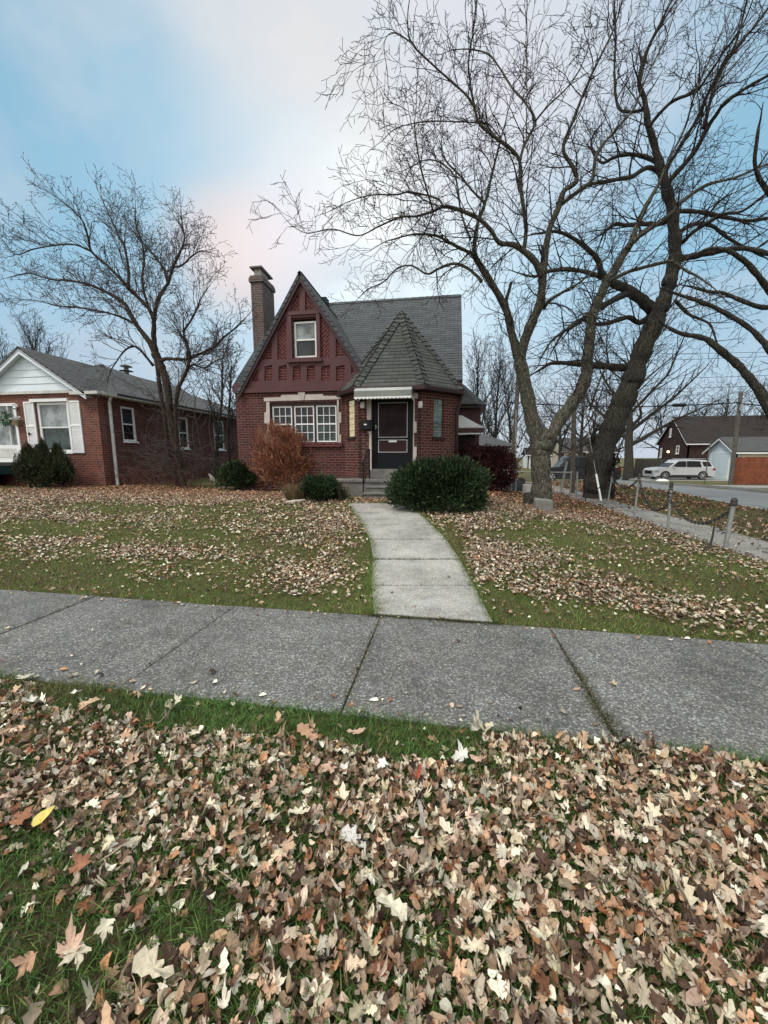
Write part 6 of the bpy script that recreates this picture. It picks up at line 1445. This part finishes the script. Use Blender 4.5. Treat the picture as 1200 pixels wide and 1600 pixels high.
# grass
def blades(name, label, x, y, h, w, cols, lean=.5, two=True):
    n = len(x); a = rng.uniform(0, 2*PI, n); hh = h*rng.uniform(.5, 1.25, n); B = np.stack([x, y, hgt(x, y)-.004], 1); ln = rng.normal(size=(n, 2))*lean*hh[:, None]
    sd = np.stack([np.cos(a), np.sin(a), np.zeros(n)], 1)*w/2; T1 = B+np.concatenate([ln, hh[:, None]], 1); col = np.array(cols)[rng.integers(0, len(cols), n)]*rng.uniform(.7, 1.35, (n, 1))
    tone = (1+.32*vnoise(x, y, 3, 44))[:, None]; dry = np.clip(.9*vnoise(x, y, 1.7, 45)+.3*vnoise(x, y, 8, 46)-.1, 0, .7)[:, None]; col = col*tone*(1-dry)+np.array([(.20, .165, .075)])*dry*rng.uniform(.6, 1.3, (n, 1))
    if two:
        M1 = B+np.concatenate([ln*.35, (hh*.6)[:, None]], 1); V = np.stack([B-sd, B+sd, M1+sd*.8, M1-sd*.8, M1-sd*.8, M1+sd*.8, T1+sd*.12, T1-sd*.12], 1).reshape(-1, 3); o = np_mesh(name, V, np.arange(8*n).reshape(-1, 4), M_['grass'], None, np.repeat(col, 8, 0))
    else:
        V = np.stack([B-sd, B+sd, T1], 1).reshape(-1, 3); o = np_mesh(name, V, np.arange(3*n).reshape(-1, 3), M_['grass'], None, np.repeat(col, 3, 0))
    tag(o, label, 'grass', kind='stuff'); print(name, n)
GC = [(.115, .19, .035), (.15, .235, .045), (.08, .15, .032), (.20, .265, .06), (.23, .22, .09)]
n = 150000; x, y = sample(n, -5.2, 4.6, .2, 2.1); e = 2.07+.035*vnoise(x, y*0, 9, 3)+.02*vnoise(x, y*0, 31, 4); k = visible(x, y, 1.2) & (y < e); x, y = x[k], y[k]
blades('grass', 'green grass showing between the leaves on the near strip', x, y, .047, .0046, [(.075, .165, .04), (.115, .22, .05), (.055, .125, .035), (.16, .24, .06)], .7)
n = 330000; x, y = sample(n, -17, 4.66, 3.46, 13.5); ex = 3.5-.01*x+.03*vnoise(x, y*0, 8, 2); pr = np.clip(6./np.maximum(y, 3), .25, 1)
k = visible(x, y, 1.2) & free(x, y) & (y > ex) & (rng.random(n) < pr); x, y = x[k], y[k]
blades('lawn_grass', 'short green lawn grass in front of the houses', x, y, .05, .008, GC, .6, False)
n = 60000; x, y = sample(n, 5.8, 13, 4, 30); k = visible(x, y, 1.15) & (x < road_near(y)-.16); x, y = x[k], y[k]
blades('verge_grass', 'worn grass on the strip between the side path and the street', x, y, .06, .014, [(.07, .085, .03), (.05, .07, .02), (.13, .11, .06)], .6, False)
# moss and weeds in the joints
xs_ = []; ys_ = []
for jx_, wd, nn in ((.96, .011, 1100), (-.6, .009, 260), (-2.14, .006, 120), (-3.83, .010, 200), (2.43, .006, 120)):
    q = rng.uniform(0, 1, nn)**(.5 if jx_ == .96 else 1); yy = 3.45-1.35*q; xs_.append(jx_+rng.normal(0, wd, nn)*(.6+1.6*q*q)); ys_.append(yy)
x = np.concatenate(xs_); y = np.concatenate(ys_); 
blades('joint_moss', 'moss and weeds growing in the sidewalk joints', x, y, .038, .007, [(.08, .085, .04), (.05, .07, .025), (.16, .13, .08)], .9, False)
n = 5000; t_ = rng.random(n); x = -.72+t_*1.25; y = 3.5+rng.normal(0, .018, n); k = rng.random(n) < np.clip(.4+.9*vnoise(x, y*0, 9, 77), .02, 1); blades('joint_moss', 'weeds in the joint between the sidewalk and the front path', x[k], y[k], .03, .006, [(.05, .07, .025), (.09, .08, .04)], .8, False)

xs_ = []; ys_ = []
for k in range(1, len(LW)-1):
    a, b = LW[k], RW[k]; nn = [0, 60, 500, 200, 300, 200, 100][k]; t_ = rng.random(nn)**1.5; xs_.append(a.x+(b.x-a.x)*t_+rng.normal(0, .006, nn)); ys_.append(a.y+(b.y-a.y)*t_+rng.normal(0, .01, nn))
x, y = np.concatenate(xs_), np.concatenate(ys_); blades('joint_debris', 'dark crumbs and moss in the joints of the front path', x, y, .045, .01, [(.03, .025, .015), (.06, .045, .03), (.05, .06, .02)], .5, False)
xs_ = []; ys_ = []
for E_ in (LW, RW):
    for a, b in zip(E_[:-1], E_[1:]): t_ = rng.random(900); xs_.append(a.x+(b.x-a.x)*t_); ys_.append(a.y+(b.y-a.y)*t_)
x, y = np.concatenate(xs_), np.concatenate(ys_); sg_ = 1 if False else 0; x = x+rng.normal(0, .018, len(x)); blades('edge_grass', 'grass hanging over both edges of the front path', x, y, .07, .007, GC, .9, False)
# ================================================================== light, sky and camera
w = bpy.data.worlds.new('World'); S.world = w; w.use_nodes = True; nt = w.node_tree; bg = nt.nodes['Background']
sky = nt.nodes.new('ShaderNodeTexSky'); sky.sky_type = 'NISHITA'; sky.sun_disc = False; sky.sun_elevation = R(32); sky.sun_rotation = R(-10); sky.air_density = 1.; sky.dust_density = 1.5
tc = nt.nodes.new('ShaderNodeTexCoord'); dirv = tc.outputs['Generated']
def vmath(op, a, b):
    n_ = nt.nodes.new('ShaderNodeVectorMath'); n_.operation = op
    for i, v in ((0, a), (1, b)):
        if hasattr(v, 'links'): L(nt, v, n_.inputs[i])
        else: n_.inputs[i].default_value = v
    return n_
mp = nt.nodes.new('ShaderNodeMapping'); mp.inputs['Scale'].default_value = (1, 1, 1.9); mp.inputs['Location'].default_value = (.3, .1, .0); L(nt, dirv, mp.inputs[0])
f1n = nt.nodes.new('ShaderNodeTexNoise'); f1n.inputs['Scale'].default_value = 2.3; f1n.inputs['Detail'].default_value = 6; f1n.inputs['Roughness'].default_value = .52; f1n.inputs['Distortion'].default_value = .5; L(nt, mp.outputs[0], f1n.inputs['Vector']); f1 = f1n.outputs['Fac']; f2 = noise(nt, mp.outputs[0], 4.6, 5, .55)
def lobe(px, py, k0, k1):
    d = ray(px, py).normalized(); o = vmath('DOT_PRODUCT', dirv, tuple(d)).outputs['Value']
    return ramp(nt, o, [(k0, (0, 0, 0)), (k1, (1, 1, 1))])
blue = mixc(nt, .35, (.20, .45, .60), mixc(nt, 1., sky.outputs[0], (.075, .075, .075), 'MULTIPLY'))
cl = mixc(nt, ramp(nt, f2, [(.35, (0, 0, 0)), (.7, (1, 1, 1))]), (.31, .42, .51), (.52, .56, .60))
mask = ramp(nt, f1, [(.45, (0, 0, 0)), (.68, (.75,)*3)])
c = mixc(nt, mask, blue, cl)
wv = mth(nt, 'ADD', .05, mth(nt, 'MULTIPLY', f2, 1.5))
c = mixc(nt, mth(nt, 'MULTIPLY', lobe(610, 0, .925, 1.), wv), c, (.61, .60, .60), 'MIX')
c = mixc(nt, mth(nt, 'MULTIPLY', lobe(850, 60, .95, 1.), .6), c, (.58, .58, .64), 'MIX')
c = mixc(nt, mth(nt, 'MULTIPLY', lobe(370, 395, .991, 1.), .8), c, (.72, .60, .57))
c = mixc(nt, mth(nt, 'MULTIPLY', lobe(450, 375, .991, 1.), .7), c, (.70, .66, .69))
sx = nt.nodes.new('ShaderNodeSeparateXYZ'); L(nt, dirv, sx.inputs[0])
c = mixc(nt, ramp(nt, sx.outputs[2], [(.0, (.8,)*3), (.36, (0, 0, 0))]), c, (.45, .50, .58))
zen = ramp(nt, sx.outputs[2], [(.78, (0, 0, 0)), (.98, (1, 1, 1))]); c = mixc(nt, zen, c, (1.9, 1.85, 1.75))  # sky overhead, out of view, brightened to add light on the ground
back = ramp(nt, mth(nt, 'MULTIPLY', sx.outputs[1], -1.), [(.1, (0, 0, 0)), (.7, (1, 1, 1))]); c = mixc(nt, back, c, (.95, .95, .95))  # unseen sky behind the camera brightened as added fill light
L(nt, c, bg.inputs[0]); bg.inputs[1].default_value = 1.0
sun = bpy.data.lights.new('sun', 'SUN'); sun.energy = 1.5; sun.angle = R(13); sun.color = (1., .93, .84); so = bpy.data.objects.new('sun', sun); C.objects.link(so)
sd = Vector((-.40, -.42, .75)).normalized(); so.rotation_euler = sd.to_track_quat('Z', 'Y').to_euler()
cam = bpy.data.cameras.new('camera'); cam.sensor_fit = 'VERTICAL'; cam.sensor_height = 36; cam.sensor_width = 27; cam.lens = F/1600*36; cam.clip_end = 2000; cam.clip_start = .02
co = bpy.data.objects.new('camera', cam); C.objects.link(co); co.location = (0, 0, EYE); co.rotation_euler = (PI/2-TH, 0, AL); S.camera = co
S.render.engine = 'CYCLES'; S.render.resolution_x = 768; S.render.resolution_y = 1024
vs = S.view_settings; vs.view_transform = 'Standard'; vs.look = 'None'; vs.exposure = .42; vs.gamma = 1; vs.use_curve_mapping = False
